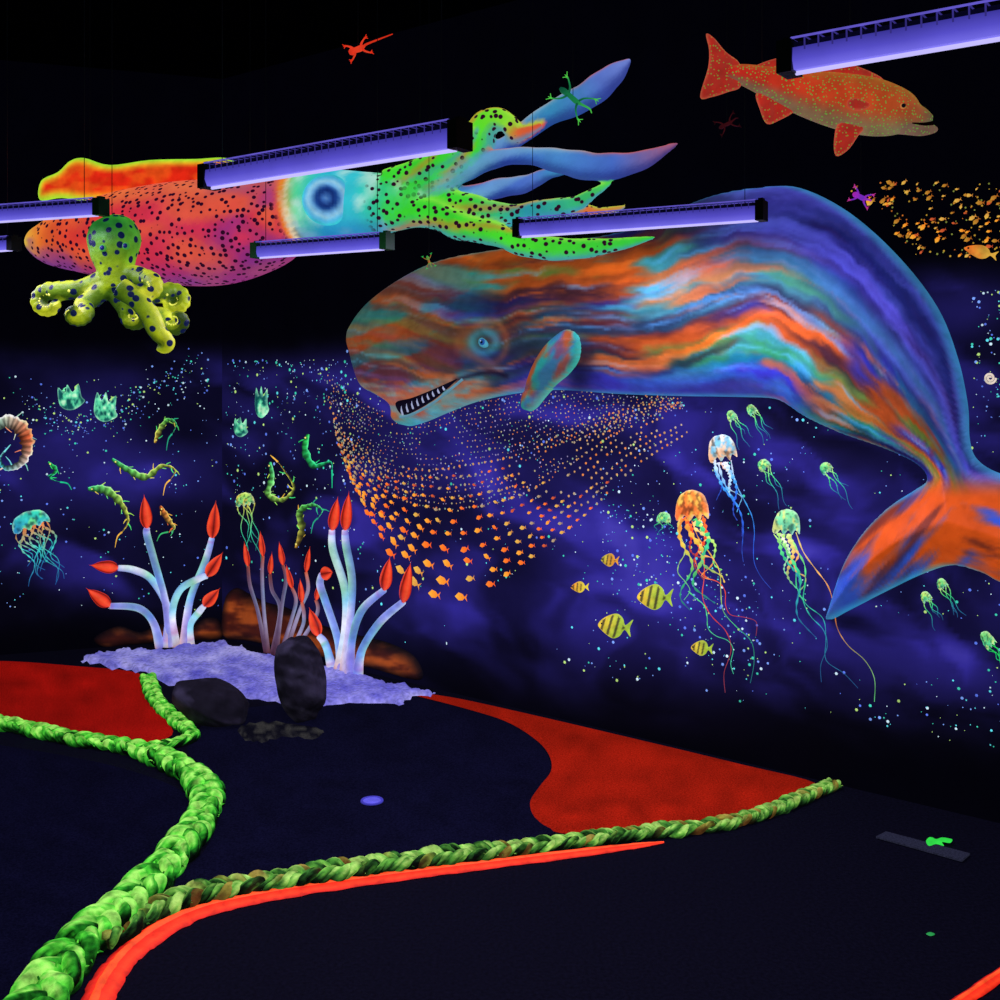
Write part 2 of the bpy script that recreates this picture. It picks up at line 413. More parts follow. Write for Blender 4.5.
# ------------------------------------------------------------------ ropes
def rope(pts, R, cols, label, fray=1.0, tint=None):
    P = cr([list(FL(x, y, .0)) for x, y in pts], 14)
    P = [Vector(p) for p in P]; L = [0]
    for i in range(1, len(P)): L.append(L[-1] + (P[i] - P[i - 1]).length)
    T = L[-1]; st = .007; n = int(T / st); Q = []; k = 0
    for i in range(n + 1):
        s = T * i / n
        while k < len(L) - 2 and L[k + 1] < s: k += 1
        f = (s - L[k]) / max(1e-6, L[k + 1] - L[k]); Q.append(P[k].lerp(P[k + 1], f))
    mb = MB(); PH = [0.0]; rnd = random.Random(int(T * 1000))
    RR = [(R[0] + (R[1] - R[0]) * i / n) * (1 + .30 * (float(vn(i * st * 11, 3.3)) - .5)) for i in range(n + 1)]
    for i in range(n): PH.append(PH[-1] + 2 * math.pi * (T / n) / (RR[i] * 4.6) * (1 + .5 * (float(vn(i * st * 8, 8.1)) - .5)))
    for j in range(6):
        path = []; rad = []; hgt = []
        for i, q in enumerate(Q):
            t = (Q[min(i + 1, n)] - Q[max(i - 1, 0)]).normalized(); side = Vector((-t.y, t.x, 0))
            r = RR[i]; ph = PH[i] + (j // 2) * 2 * math.pi / 3 + (j % 2) * .58
            hz = math.sin(2 * ph); jit = float(vn(i * st * 30, j * 5.1)) - .5; j2 = float(vn(i * st * 17, j * 7.7 + 3)) - .5
            path.append(q + side * (math.sin(ph) * r * .78 + jit * r * .24) + Vector((0, 0, r * .48 + hz * r * .26 + j2 * r * .22)))
            rad.append(r * .28 * (1 + .5 * (float(vn(i * st * 44, j * 3.7 + 9)) - .5))); hgt.append(hz)
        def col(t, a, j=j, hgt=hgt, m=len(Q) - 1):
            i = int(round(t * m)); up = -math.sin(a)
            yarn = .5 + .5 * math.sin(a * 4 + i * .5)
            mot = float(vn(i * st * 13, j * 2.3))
            v = .38 + .30 * up + .34 * hgt[i] + .30 * (yarn - .5) + .7 * (mot - .5) + .22 * (rnd.random() - .5)  # shading painted into the strands: raised tops brighter, undersides and crevices darker
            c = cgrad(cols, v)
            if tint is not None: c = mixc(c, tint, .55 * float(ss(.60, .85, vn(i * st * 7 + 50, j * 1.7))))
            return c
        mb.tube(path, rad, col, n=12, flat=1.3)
    for k in range(int(T * 70 * fray)):
        i = rnd.randrange(n); q = Q[i]; t = (Q[min(i + 1, n)] - Q[max(i - 1, 0)]).normalized(); side = Vector((-t.y, t.x, 0)); r = RR[i]; a = rnd.uniform(-.1, math.pi + .1)
        b = q + side * (math.cos(a) * r * .95) + Vector((0, 0, r * .40 + abs(math.sin(a)) * r * .35)); l = r * rnd.uniform(.2, .5)
        e = b + side * (math.cos(a) * l * .5) + t * (l * rnd.uniform(-1, 1)) + Vector((0, 0, max(-.3 * r, math.sin(a) * l * .35)))
        mb.tube([b, b.lerp(e, .5) + Vector((0, 0, r * .05)), e], [r * .05, r * .04, r * .012], cgrad(cols, rnd.uniform(.35, .95)), n=4)
    return mk("rope", mb, M_ROPE, label, "rope")
G = [(2, 8, 4), (8, 46, 10), (34, 140, 32), (86, 214, 56), (168, 246, 104)]
G2 = [(4, 10, 6), (18, 44, 18), (48, 106, 40), (96, 170, 58), (170, 218, 104)]
rope([(-90, 712), (-30, 720), (20, 731), (80, 744), (130, 752), (170, 767), (196, 784), (207, 805), (195, 835), (168, 870), (133, 908), (93, 943), (60, 978), (38, 1013), (13, 1063)], (.038, .070), G, "thick frayed braided fluorescent green rope curving across the floor")
rope([(835, 787), (800, 802), (765, 816), (715, 829), (640, 837), (560, 847), (480, 858), (400, 868), (330, 878), (260, 889), (200, 901), (155, 916), (120, 937), (98, 952)], (.030, .048), G2, "braided olive green rope lying along the glowing red edging", tint=(170, 96, 40))
rope([(148, 680), (156, 703), (176, 723), (192, 739), (168, 748), (135, 750)], (.036, .036), G, "short piece of braided green rope beside the dark rock")

M_RED = paint("glowing_red_foam", .95, .4, .6, 30, .3)
def edging(pts, label):
    P = cr(pts, 10); mb = MB(); r = random.Random(4)
    W = [p[2] * (1 + .2 * (float(vn(i * .35, 2.2)) - .5) + .07 * r.uniform(-1, 1)) for i, p in enumerate(P)]
    mb.strip([(p[0], p[1] + .2) for p in P], W, lambda t: [(150, 16, 12), (225, 34, 18), (250, 44, 20), (255, 62, 28), (200, 26, 14)], lambda x, y: FL(x, y, .003), Vector((0, 0, 1)), h=.3)
    mb.strip([(p[0], p[1] - p[2] * .35) for p in P], [w * .38 for w in W], lambda t: (255, 84, 36), lambda x, y: FL(x, y, .003), Vector((0, 0, 1)), h=1.1)
    mk("foam_edging", mb, M_RED, label, "edging")
edging([(78, 1060, 20), (94, 1010, 17), (106, 984, 15), (128, 955, 12.5), (162, 929, 10), (206, 909, 8), (270, 894.5, 6.5), (350, 882, 5.8), (440, 870, 5.2), (520, 860, 4.8), (600, 850, 4), (640, 845, 2.6), (664, 842, .8)], "glowing orange-red foam edging lying tight along the rope")
edging([(925, 1030, 10), (960, 1003, 8), (1000, 975, 7), (1060, 935, 6)], "short glowing red foam edging on the dark floor")

# ------------------------------------------------------------------ rocks
def rock(c, rx, ry, rz, rot, seed, label, tilt=0):
    mb = MB()
    mb.ball((0, 0, 0), (1, 1, 1), (52, 48, 70), 56, 36)
    rnd = np.random.RandomState(seed)
    V = np.array([tuple(v) for v in mb.v])
    for i in range(12):
        d = rnd.randn(3); d /= np.linalg.norm(d); h = .72 + .2 * rnd.rand()
        k = V @ d; V = V - np.clip(k - h, 0, None)[:, None] * d * .8
    nn = fbm(V[:, 0] * 2 + V[:, 2] * 1.5 + seed, V[:, 1] * 2 - V[:, 2] + seed, 3)
    V = V * (1 + .18 * (nn - .5))[:, None]
    V = V * np.array([rx, ry, rz])
    Rm = Matrix.Rotation(rot, 3, 'Z') @ Matrix.Rotation(tilt, 3, 'Y')
    V = V @ np.array(Rm).T
    V[:, 2] -= V[:, 2].min(); V[:, 2] -= .012
    V = V + np.array([c.x, c.y, 0])
    V[:, 2] = np.maximum(V[:, 2], 0.003)
    mb.v = [tuple(v) for v in V]
    n2 = fbm(V[:, 0] * 12 + V[:, 2] * 8, V[:, 2] * 20 + V[:, 1] * 9, 4)
    C = lin(mixc((30, 28, 38), (72, 68, 88), ss(.38, .72, n2)))
    mb.c = [(c_[0], c_[1], c_[2], 0) for c_ in C]
    mk("rock", mb, M_ROCK, label, "rock")
rock(FL(209, 724), .20, .13, .105, -.3, 3, "low dark grey rock resting beside the green rope", .28)
rock(FL(300, 722), .115, .11, .22, .2, 21, "tall tilted dark grey boulder standing on the shaggy mat", -.16)

# ------------------------------------------------------------------ whale
top = [(353, 340), (358, 322), (376, 300), (408, 277), (448, 259), (510, 248), (580, 240), (640, 228), (680, 210), (720, 195), (760, 188), (800, 188), (850, 213), (900, 258), (938, 308), (958, 358), (968, 405), (970, 440), (978, 460)]
flk = [(1002, 474), (1050, 485), (1100, 500), (1125, 530), (1110, 562), (1060, 580), (1010, 583), (985, 572), (955, 565), (925, 573), (885, 592), (850, 610), (830, 619), (834, 600), (847, 562), (867, 530), (892, 505), (915, 490)]
bot = [(930, 478), (918, 463), (885, 448), (845, 434), (810, 418), (780, 400), (740, 397), (680, 396), (620, 394), (560, 390), (520, 393), (480, 401), (450, 412), (426, 422), (408, 426), (398, 419), (396, 406), (382, 396), (368, 388), (361, 373), (357, 356)]
topS = cr(top, 6); botS = cr(bot, 6)
cenS = cr([(352, 345), (400, 330), (470, 325), (560, 318), (650, 312), (740, 305), (820, 325), (880, 370), (920, 420), (950, 470), (970, 530)], 8)
def uv(X, Y):
    P = np.stack([X, Y], 1)
    dt, _ = pdist(P, topS, False); db, _ = pdist(P, botS, False); _, u = pdist(P, cenS, False)
    return u, dt / (dt + db + 1e-6)
def whale_col(X, Y, d):
    u, v = uv(X, Y)
    hw = 1 - ss(400, 540, X)
    q = v * (1 - hw) + ((Y - 245 + (520 - X) * .10) / 145) * hw
    w = q + .16 * (fbm(u / 100 + 5, v * 1.5 + 2, 3) - .5) + .05 * (fbm(X / 20, Y / 20, 3) - .5)
    n1 = fbm(u / 140, w * 7.0, 4); n2 = fbm(u / 110 + 40, w * 9 + 20, 4); n3 = fbm(u / 130 + 80, w * 9 + 7, 4); n4 = fbm(u / 80 + 11, w * 24 + 3, 4); n5 = fbm(u / 90 + 60, w * 14, 4); n6 = fbm(u / 90 + 33, w * 10 + 70, 4)
    c = mixc((50, 54, 150), (158, 76, 36), ss(.36, .58, n1))
    c = mixc(c, (36, 146, 156), ss(.44, .66, n2) * .8)
    c = mixc(c, (60, 140, 70), ss(.52, .72, n6) * .65)
    c = mixc(c, (22, 16, 44), ss(.42, .68, n3) * .7)
    c = mixc(c, (226, 108, 40), ss(.55, .74, n5) * .65)
    c = mixc(c, (96, 170, 220), ss(.58, .80, n4) * .4)
    c = c * (.80 + .40 * n4)[:, None]
    hd = 1 - ss(400, 540, X)
    nh = fbm(X / 40 + 4, (Y + X * .25) / 16 + 2, 4)
    c = mixc(c, mixc((156, 78, 40), (60, 132, 118), ss(.42, .60, nh)), hd * .45)
    bk = ss(640, 790, X) * (1 - ss(.14, .50, v - .14 * ss(780, 900, X)))
    bl = mixc((36, 34, 104), (96, 96, 212), np.clip(ss(.32, .70, n4) * .45 + .55 * ss(.35, .65, n3), 0, 1))
    c = mixc(c, bl, bk * .9)
    hl = np.exp(-((v - .36 - .02 * np.sin(u / 40)) / .05) ** 2) * ss(740, 840, X) * .35  # thin highlight along the back, painted into the skin colour
    c = mixc(c, (90, 165, 215), hl)
    c = mixc(c, (76, 74, 200), ss(.80, .95, v) * .65 * (1 - ss(760, 850, X)) * ss(480, 540, X))
    jw = ss(382, 396, Y + (X - 400) * .25) * (1 - ss(460, 500, X))
    c = mixc(c, mixc((176, 110, 84), (110, 170, 176), ss(.4, .6, fbm(X / 14, Y / 8, 3))), jw * .65)
    c = mixc(c, (80, 190, 215), np.clip(1 - d / 5, 0, 1) * .6)
    e = np.hypot(X - 484, (Y - 342) * 1.15)
    c = mixc(c, (70, 160, 175), np.exp(-((e - 12) / 5) ** 2) * .5)
    c = mixc(c, (190, 110, 60), np.exp(-((e - 23 - 3 * np.sin(X / 7)) / 5) ** 2) * .3)
    P = np.stack([X, Y], 1); dl, _ = pdist(P, cr([(456, 380), (474, 375), (492, 372), (506, 376)], 5), False)
    c = mixc(c, (20, 14, 34), np.exp(-(dl / 2.4) ** 2) * .75)
    c = mixc(c, (10, 10, 28), .7 * np.exp(-((X - 580) / 14) ** 2 - ((Y - 372) / 26) ** 2))  # soft shade behind the flipper, painted into the skin colour
    fk = ss(466, 500, Y) * ss(780, 850, X)
    lf = 1 - ss(930, 990, X)
    a1 = -.66 * X + .75 * Y; b1 = .75 * X + .66 * Y; a2 = X; b2 = Y - .3 * (X - 960)
    f1 = fbm(a1 / 90, b1 / 15, 4); f2 = fbm(a2 / 90, b2 / 15, 4); ff = f1 * lf + f2 * (1 - lf)
    g1 = fbm(a1 / 70 + 9, b1 / 10 + 4, 4); g2 = fbm(a2 / 70 + 9, b2 / 10 + 4, 4); gg = g1 * lf + g2 * (1 - lf)
    fcol = mixc((56, 84, 172), (192, 84, 34), ss(.34, .58, ff + .10 * ss(8, 34, d) - .04))
    fcol = mixc(fcol, (50, 26, 36), ss(.48, .76, gg) * .55)
    fcol = mixc(fcol, (70, 180, 215), np.clip(1 - d / 7, 0, 1) * .75)
    c = mixc(c, fcol, fk)
    lum = c.mean(1)[:, None]; c = lum + (c - lum) * 1.15
    return np.clip(c * 1.12, 0, 255)
BROW = cr([(452, 334), (466, 322), (490, 318), (512, 326), (526, 344)], 5); BAG = cr([(464, 360), (482, 366), (504, 358)], 5)
BR2 = cr([(440, 322), (462, 306), (496, 300), (528, 312)], 5)
JAWL = cr([(456, 380), (474, 375), (492, 372), (506, 376)], 5); CHK = cr([(440, 350), (448, 364), (460, 374)], 4); SNT = cr([(368, 332), (374, 350), (382, 372)], 4)
MEL = cr([(400, 300), (440, 292), (490, 286), (548, 290)], 5); CK2 = cr([(512, 352), (522, 368), (518, 384)], 4)
def whale_h(X, Y, d):
    u, v = uv(X, Y); P = np.stack([X, Y], 1)
    r = .014 * (fbm(u / 60 + 3, v * 20, 3) - .5) * np.clip(d / 12, 0, 1) * (1 - ss(470, 490, Y) * ss(780, 850, X)) * ss(380, 480, X)
    r = r + .018 * (fbm(X / 26, Y / 18, 3) - .5) * (1 - ss(420, 560, X)) * np.clip(d / 10, 0, 1)
    e = np.hypot(X - 484, (Y - 342) * 1.15); r = r - .016 * np.exp(-(e / 12) ** 2)
    for ln, a, s in ((BROW, .026, 5), (BR2, -.014, 4), (BAG, .018, 4), (JAWL, -.020, 3.0), (CHK, -.014, 3.5), (SNT, .012, 7), (MEL, -.012, 6), (CK2, -.014, 3.5)):
        dd, _ = pdist(P, ln, False); r = r + a * np.exp(-(dd / s) ** 2) * np.clip(d / 8, 0, 1)
    return r
mb = MB()
mb.relief(top + flk + bot, lambda x, y: RW(x, y, .002), NR, .27, 95, whale_col, 2.2, smooth=6, hf=whale_h)
whale = mk("sperm_whale", mb, M_WHALE, "large sperm whale relief airbrushed in orange, teal and violet streaks", "whale")
bvh = BVHTree.FromPolygons([Vector(v) for v in mb.v], mb.f)
def WH(px, py, off=.004):
    d = Vector(((px - HX) / F, 1, (HY - py) / F)).normalized()
    h = bvh.ray_cast(EYE, d)
    if h[0] is None: return RW(px, py, .06)
    return h[0] + NR * off
def part(name, build, mat, label=None, parent=whale, smooth=True):
    m = MB(); build(m); return mk(name, m, mat, label, parent=parent, smooth=smooth)
def flip_col(X, Y, d):
    a = (X - 550) * .85 + (Y - 370) * .5
    n = fbm(a / 9, ((Y - 370) * .85 - (X - 550) * .5) / 30, 4)
    c = mixc((44, 160, 146), (166, 84, 44), ss(.42, .62, n - .1 * ss(350, 400, Y) + .05)); c = mixc(c, (70, 80, 170), ss(.5, .7, fbm(a / 8 + 9, Y / 30, 3)) * .5)
    return mixc(c, (90, 235, 205), np.clip(1 - d / 3, 0, 1) * .8)
part("flipper", lambda m: m.relief([(582, 344), (578, 333), (567, 328), (556, 334), (545, 346), (536, 363), (530, 383), (526, 402), (529, 411), (537, 408), (547, 396), (558, 384), (570, 374), (580, 360)], lambda x, y: WH(x, y, -.04 + .03 * min(1, max(0, (y - 335) / 45))), NR, .12, 20, flip_col, 1.8), M_WHALE, "tapered teal and orange flipper with bright rim")
part("mouth", lambda m: m.relief([(397, 402), (412, 398), (430, 391), (446, 384), (458, 379), (450, 387), (436, 399), (420, 409), (406, 415), (399, 411)], lambda x, y: WH(x, y, .006), NR, .004, 4, lambda X, Y, d: np.tile((14, 8, 34), (len(X), 1)), 2.5), M_DARK, "dark open mouth")
part("lower_lip", lambda m: m.strip(cr([(401, 417), (409, 416), (422, 410), (437, 401), (452, 389), (464, 379)], 6), [1.3] * 31, (110, 170, 185), lambda x, y: WH(x, y, .008), NR, .7), M_WHALE)
for i in range(9):
    x = 404 + i * 5.2; y = 414.5 - i * 3.1
    def tooth(m, x=x, y=y, i=i):
        hh = 8.6 - i * .62
        m.tube([WH(x, y, .010), WH(x - .4, y - hh * .5, .016), WH(x - .8, y - hh, .014)], [.0055, .0042, .0006], (176, 186, 220), n=8)
    part("tooth", tooth, M_GLOW)
def eye(m):
    c = WH(484, 342, -.004); A = (DR, NR, Vector((0, 0, 1)))
    m.ball(c, (.034, .020, .027), (80, 170, 190), 24, 12, axes=A)
    m.ball(c + NR * .008, (.021, .015, .018), (40, 90, 160), 20, 12, axes=A)
    m.ball(c + NR * .013, (.011, .012, .010), (6, 8, 26), 16, 10, axes=A)
    m.ball(c + NR * .024 + Vector((0, 0, .005)) - DR * .004, (.003, .003, .003), (190, 220, 250), 8, 6, axes=A)  # pale bead modelled as a glint on the pupil
part("eye", eye, M_WHALE, "small turquoise eye with dark pupil")

# ------------------------------------------------------------------ mural creatures
def mapf(x): return (RW, NR) if x > 224 else (LW, NL)
def jelly(cx, cy, w, h, bell, tent, label, ang=0, trails=None, big=False, L=60, cat="jellyfish", rough=.5):
    M, N = mapf(cx); ca, sa = math.cos(ang), math.sin(ang)
    def R(x, y): return (cx + x * ca - y * sa, cy + x * sa + y * ca)
    out = [R(-w * .5, h * .35), R(-w * .48, -h * .05), R(-w * .33, -h * .38), R(0, -h * .5), R(w * .33, -h * .38), R(w * .48, -h * .05), R(w * .5, h * .35),
           R(w * .33, h * .22), R(w * .22, h * .42), R(w * .08, h * .25), R(-w * .08, h * .42), R(-w * .22, h * .25), R(-w * .35, h * .42)]
    def cf(X, Y, d):
        n = fbm(X / (w * .12), Y / (h * .3), 3)
        t = np.clip((Y - cy + h * .5) / h, 0, 1)
        c = mixc(bell[0], bell[1], t); c = mixc(c, bell[2], ss(.5, .65, n) * .8)
        c = mixc(c, np.array(bell[1]) * .3, ss(.5, .7, fbm(X / (w * .08) + 7, Y / (h * .12), 2)) * .6)
        return mixc(c, (245, 250, 240), np.clip(1 - d / 1.3, 0, 1) * .4)
    mb = MB(); mb.relief(out, M, N, .02, w * .35, cf, max(1.0, w / 18), smooth=4, rough=rough)
    if big:
        root = empty("jellyfish", M(cx, cy), label, cat)
        mk("bell", mb, M_MURAL, parent=root)
    rnd = random.Random(int(cx * 7 + cy))
    n = len(trails) if trails else max(4, int(w / 3))
    for i in range(n):
        if trails: pts, wd, col = trails[i]; pts = list(pts)
        else:
            x = -w * .4 + w * .8 * i / (n - 1); l = L * (.5 + .6 * rnd.random()); k = rnd.choice((-1, 1)); dr = rnd.uniform(-.2, .2) * L
            pts = [R(x + dr * t + k * math.sin(t * 9 + i) * w * .14, h * .25 + l * t) for t in [q / 8 for q in range(9)]]; wd = max(.6, w * .035) * rnd.uniform(.6, 1.3); col = tent
        S = cr(pts, 6); m = len(S)
        wid = [wd * (1 - .8 * q / m) * (.65 + .5 * math.sin(q * 1.3 + i) * rnd.uniform(.5, 1)) for q in range(m)]
        wid = [max(.3, a) for a in wid]
        if big:
            b2 = MB(); b2.strip(S, wid, lambda t: cgrad(col, t), M, N); mk("tentacle", b2, M_MURAL, parent=root)
        else: mb.strip(S, wid, lambda t: cgrad(col, t), M, N)
    if not big: mk("jellyfish", mb, M_MURAL, label, cat)

def wv(x0, y0, x1, y1, a, n=9, ph=0, fr=2.2):
    o = []
    dx, dy = x1 - x0, y1 - y0; l = math.hypot(dx, dy); nx, ny = -dy / l, dx / l
    for i in range(n + 1):
        t = i / n; s = a * math.sin(t * fr * math.pi + ph) * (.4 + t)
        o.append((x0 + dx * t + nx * s, y0 + dy * t + ny * s))
    return o
WT = [(230, 240, 250), (60, 160, 230), (40, 90, 210), (40, 60, 150)]
OG = [(255, 150, 60), (230, 200, 70), (60, 190, 110), (30, 100, 110)]
OR = [(255, 120, 50), (230, 70, 40), (120, 50, 70)]
GR = [(190, 240, 120), (60, 210, 130), (40, 140, 160), (30, 70, 120)]
jelly(722, 449, 28, 29, ((255, 255, 235), (250, 170, 110), (90, 190, 230)), WT, "painted white jellyfish with orange rim and long blue tentacles", -.15,
      [(wv(714, 460, 745, 535, 4), 2.2, WT), (wv(720, 462, 750, 560, 5, ph=1), 1.8, WT), (wv(728, 462, 740, 520, 4, ph=2), 2.6, WT), (wv(732, 460, 768, 590, 5, ph=.5, fr=3), .9, WT), (wv(716, 462, 720, 500, 3, ph=.5), 1.8, WT), (wv(724, 462, 735, 500, 3, ph=2.5), 3.0, [(240, 240, 255), (120, 200, 240)]), (wv(722, 462, 742, 510, 4, ph=1.5, fr=4), 1.4, [(255, 200, 160), (80, 180, 230)])], True)
jelly(692, 507, 33, 34, ((255, 150, 50), (255, 110, 60), (255, 220, 90)), OG, "painted orange jellyfish with tangled green and orange tentacles", 0,
      [(wv(682, 518, 690, 610, 7, fr=3), 2.6, OG), (wv(690, 518, 706, 605, 8, ph=1, fr=3), 3.6, OG), (wv(698, 518, 716, 585, 7, ph=2, fr=3), 3.6, [(90, 220, 120), (60, 200, 140), (230, 180, 60)]), (wv(703, 516, 700, 580, 6, ph=3), 2.6, OR), (wv(688, 520, 735, 690, 8, ph=2, fr=4), .9, OR), (wv(694, 520, 758, 680, 7, ph=1, fr=4), .8, OG), (wv(684, 518, 700, 560, 5, ph=3), 2.8, OR), (wv(695, 560, 756, 636, 7, fr=4), .7, OR), (wv(700, 520, 722, 570, 4, fr=3), 2.8, [(240, 240, 120), (120, 220, 100)]), (wv(680, 518, 684, 600, 5, fr=4), 1.2, [(240, 200, 90), (90, 200, 120)]), (wv(696, 520, 712, 580, 7, fr=5), 2.0, [(255, 230, 140), (240, 140, 60)]), (wv(690, 590, 740, 670, 6, fr=4, ph=2), .7, [(90, 220, 120), (60, 180, 140)])], True)
jelly(787, 523, 27, 28, ((150, 245, 150), (90, 200, 180), (240, 230, 120)), GR, "painted pale green jellyfish with very long trailing tentacles", .1,
      [(wv(779, 533, 800, 600, 5), 2.6, GR), (wv(785, 534, 810, 640, 6, ph=1, fr=3), 2.4, GR), (wv(792, 534, 830, 680, 7, ph=2, fr=4), 1.2, GR), (wv(797, 532, 878, 700, 6, ph=.5, fr=4), .9, [(240, 220, 120), (220, 120, 60), (90, 200, 120)]), (wv(788, 534, 795, 590, 5, ph=3), 3.4, [(210, 240, 140), (240, 180, 90), (60, 190, 140)]), (wv(776, 533, 850, 692, 7, ph=2, fr=5), .8, GR), (wv(783, 534, 790, 575, 4, ph=2), 2.6, [(250, 240, 200), (120, 220, 160)]), (wv(790, 534, 806, 600, 5, fr=5), 1.6, [(255, 240, 160), (240, 150, 80), (80, 200, 140)])], True)
sg = ((150, 240, 120), (50, 190, 150), (220, 240, 110))
for x, y, w, h, l, a, lab in ((732, 416, 9, 12, 30, -.5, "small painted green jellyfish swimming near the whale"), (752, 410, 9, 12, 32, -.55, "small painted green jellyfish swimming near the whale"), (764, 465, 12, 12, 45, -.5, "small painted green jellyfish with fine tentacles"), (826, 468, 12, 12, 42, -.6, "small painted green jellyfish with fine tentacles"),
                            (664, 518, 14, 12, 14, .1, "tiny painted teal jellyfish beside the orange one"), (926, 597, 10, 12, 30, -.5, "small painted green jellyfish below the whale fluke"), (942, 584, 10, 12, 36, -.5, "small painted green jellyfish below the whale fluke")):
    jelly(x, y, w, h, sg, GR, lab, a, L=l)
jelly(30, 521, 38, 20, ((60, 230, 190), (40, 140, 190), (120, 240, 140)), [(230, 120, 60), (60, 210, 200), (30, 80, 150)], "painted teal jellyfish tilted with curling tentacles", -.32, L=58)
jelly(245, 500, 18, 15, ((210, 240, 90), (60, 190, 140), (240, 200, 80)), [(230, 210, 80), (60, 210, 160), (30, 110, 110)], "small painted yellow and green jellyfish near the corals", -.1, L=62)
jelly(988, 640, 12, 20, sg, [(40, 230, 90), (30, 200, 120)], "small painted bright green jellyfish", -.6, L=36)
# soft shell-like creatures
def shelly(cx, cy, w, h, label, seed, ang=0):
    M, N = mapf(cx); rnd = random.Random(seed); mb = MB(); ca, sa = math.cos(ang), math.sin(ang)
    def R(x, y): return (cx + (x * ca - y * sa) * w, cy + (x * sa + y * ca) * h)
    out = [R(-.42, -.45), R(-.2, -.2), R(-.05, -.5), R(.1, -.18), R(.38, -.42), R(.40, .05), R(.5, .25), R(.25, .42), R(-.05, .5), R(-.35, .4), R(-.5, .12)]
    def cf(X, Y, d):
        m_ = fbm(X / 4, Y / 6, 3); c = mixc((14, 84, 84), (90, 215, 160), ss(.38, .6, m_)); c = mixc(c, (225, 255, 215), ss(.60, .75, m_) * .7)
        return mixc(c, (190, 255, 210), np.clip(1 - d / 1.6, 0, 1) * .5)
    mb.relief(out, M, N, .014, 6, cf, 1.1, smooth=4)
    for k in range(5):
        x, y = R(rnd.uniform(-.4, .4), -.1 + rnd.uniform(-.2, .2)); b = -1.57 + rnd.uniform(-.5, .5); l = rnd.uniform(.18, .3) * w
        mb.strip(cr([(x, y), (x + math.cos(b) * l * .5, y + math.sin(b) * l * .5), (x + math.cos(b + .6) * l, y + math.sin(b + .6) * l)], 4), [1.0, .9, .9, .8, .7, .5, .4, .3, .3], rnd.choice([(120, 240, 170), (180, 240, 130)]), M, N)
    mk("sea_slug", mb, M_MURAL, label, "sea creature")
shelly(71, 397, 26, 26, "soft pale green painted shell-like sea creature", 4, -.2)
shelly(106, 407, 24, 30, "soft teal-green painted shell-like sea creature", 9, .1)
shelly(262, 402, 14, 32, "small green painted sea creature near the corner", 14)
shelly(241, 427, 14, 20, "small green painted sea creature near the corner", 23)

def seadragon(pts, wid, cols, label, cat="sea dragon", fins=7):
    M, N = mapf(pts[0][0]); S = cr(pts, 10); m = len(S); mb = MB(); wid = wid * .8
    rnd = random.Random(int(pts[0][0] * 3 + pts[0][1])); W = []
    for i in range(m):
        t = i / (m - 1); w = wid * (.55 + .55 * math.exp(-((t - .3) / .22) ** 2)) * (1 - .8 * ss(.5, 1, t)) * (.9 + .14 * math.sin(i * 1.1)) * rnd.uniform(.8, 1.15)
        if t < .12: w = wid * (.35 + 3.2 * t)
        W.append(float(w))
    def dc(t):
        c = cgrad(cols, t); k = .55 + .45 * math.sin(t * m * .9) ** 2
        hi = [min(255, q * 1.25 + 30) for q in c]
        return [hi, [q * k for q in c], [q * k * .8 for q in c], [q * k * .45 for q in c], [q * .25 for q in c]]
    mb.strip(S, W, dc, M, N)
    for k in range(fins * 2):
        i = int(m * (.12 + .75 * k / (fins * 2))); x, y = S[i]; x1, y1 = S[min(i + 2, m - 1)]
        tx, ty = x1 - x, y1 - y; l = math.hypot(tx, ty) or 1; sg_ = -1 if k % 2 else 1
        nx, ny = -ty / l * sg_, tx / l * sg_; q = wid * rnd.uniform(1.0, 2.0)
        mb.strip([(x, y), (x + nx * q * .6 + tx / l * 2, y + ny * q * .6 + ty / l * 2), (x + nx * q + tx / l * 5, y + ny * q + ty / l * 5)], [.8, .5, .25], cgrad(cols, rnd.random()), M, N)
    x, y = S[-1]; x0, y0 = S[-4]; dx, dy = x - x0, y - y0; l = math.hypot(dx, dy) or 1
    mb.strip(cr([(x, y), (x + dx / l * 8, y + dy / l * 6), (x + dx / l * 12, y + dy / l * 14 + 4)], 4), [.9, .8, .7, .7, .6, .5, .4, .3, .3], cols[-1], M, N)
    mb.ball(Vector(M(*S[3])) + N * .012, .005, (240, 230, 120), 8, 6)
    nm = {"sea dragon": "sea_dragon", "eel": "eel"}.get(cat, "nautilus")
    mk(nm, mb, M_MURAL, label, cat)
C1 = [(60, 220, 120), (180, 240, 90), (250, 190, 70)]; C2 = [(240, 170, 60), (90, 220, 90), (40, 170, 130)]; C3 = [(50, 220, 90), (30, 200, 140)]; C4 = [(250, 110, 50), (240, 190, 80), (60, 190, 110)]
seadragon([(-8, 432), (4, 422), (16, 424), (25, 434), (27, 450), (20, 464), (6, 468), (0, 460), (4, 452)], 10, [(120, 220, 200), (255, 230, 200), (250, 110, 60), (245, 230, 215), (60, 180, 190), (120, 220, 220)], "painted curled creature with orange and white bands", cat="nautilus", fins=4)
seadragon([(155, 443), (160, 430), (168, 420), (176, 424), (172, 434)], 3.5, C2, "painted curled sea dragon with green and orange skin", fins=4)
seadragon([(112, 459), (128, 470), (146, 477), (162, 466), (175, 470), (170, 480)], 4.5, C1, "painted leafy green sea dragon", fins=5)
seadragon([(88, 489), (105, 490), (120, 502), (128, 520), (122, 532)], 5.5, C1, "painted yellow-green sea dragon with curled tail", fins=5)
seadragon([(160, 506), (167, 518), (174, 528), (168, 532)], 4, C4, "small painted orange sea dragon", fins=3)
seadragon([(270, 462), (272, 478), (268, 494), (282, 500), (294, 488), (284, 470), (278, 462)], 4, C1, "painted green sea dragon with looped tail", fins=5)
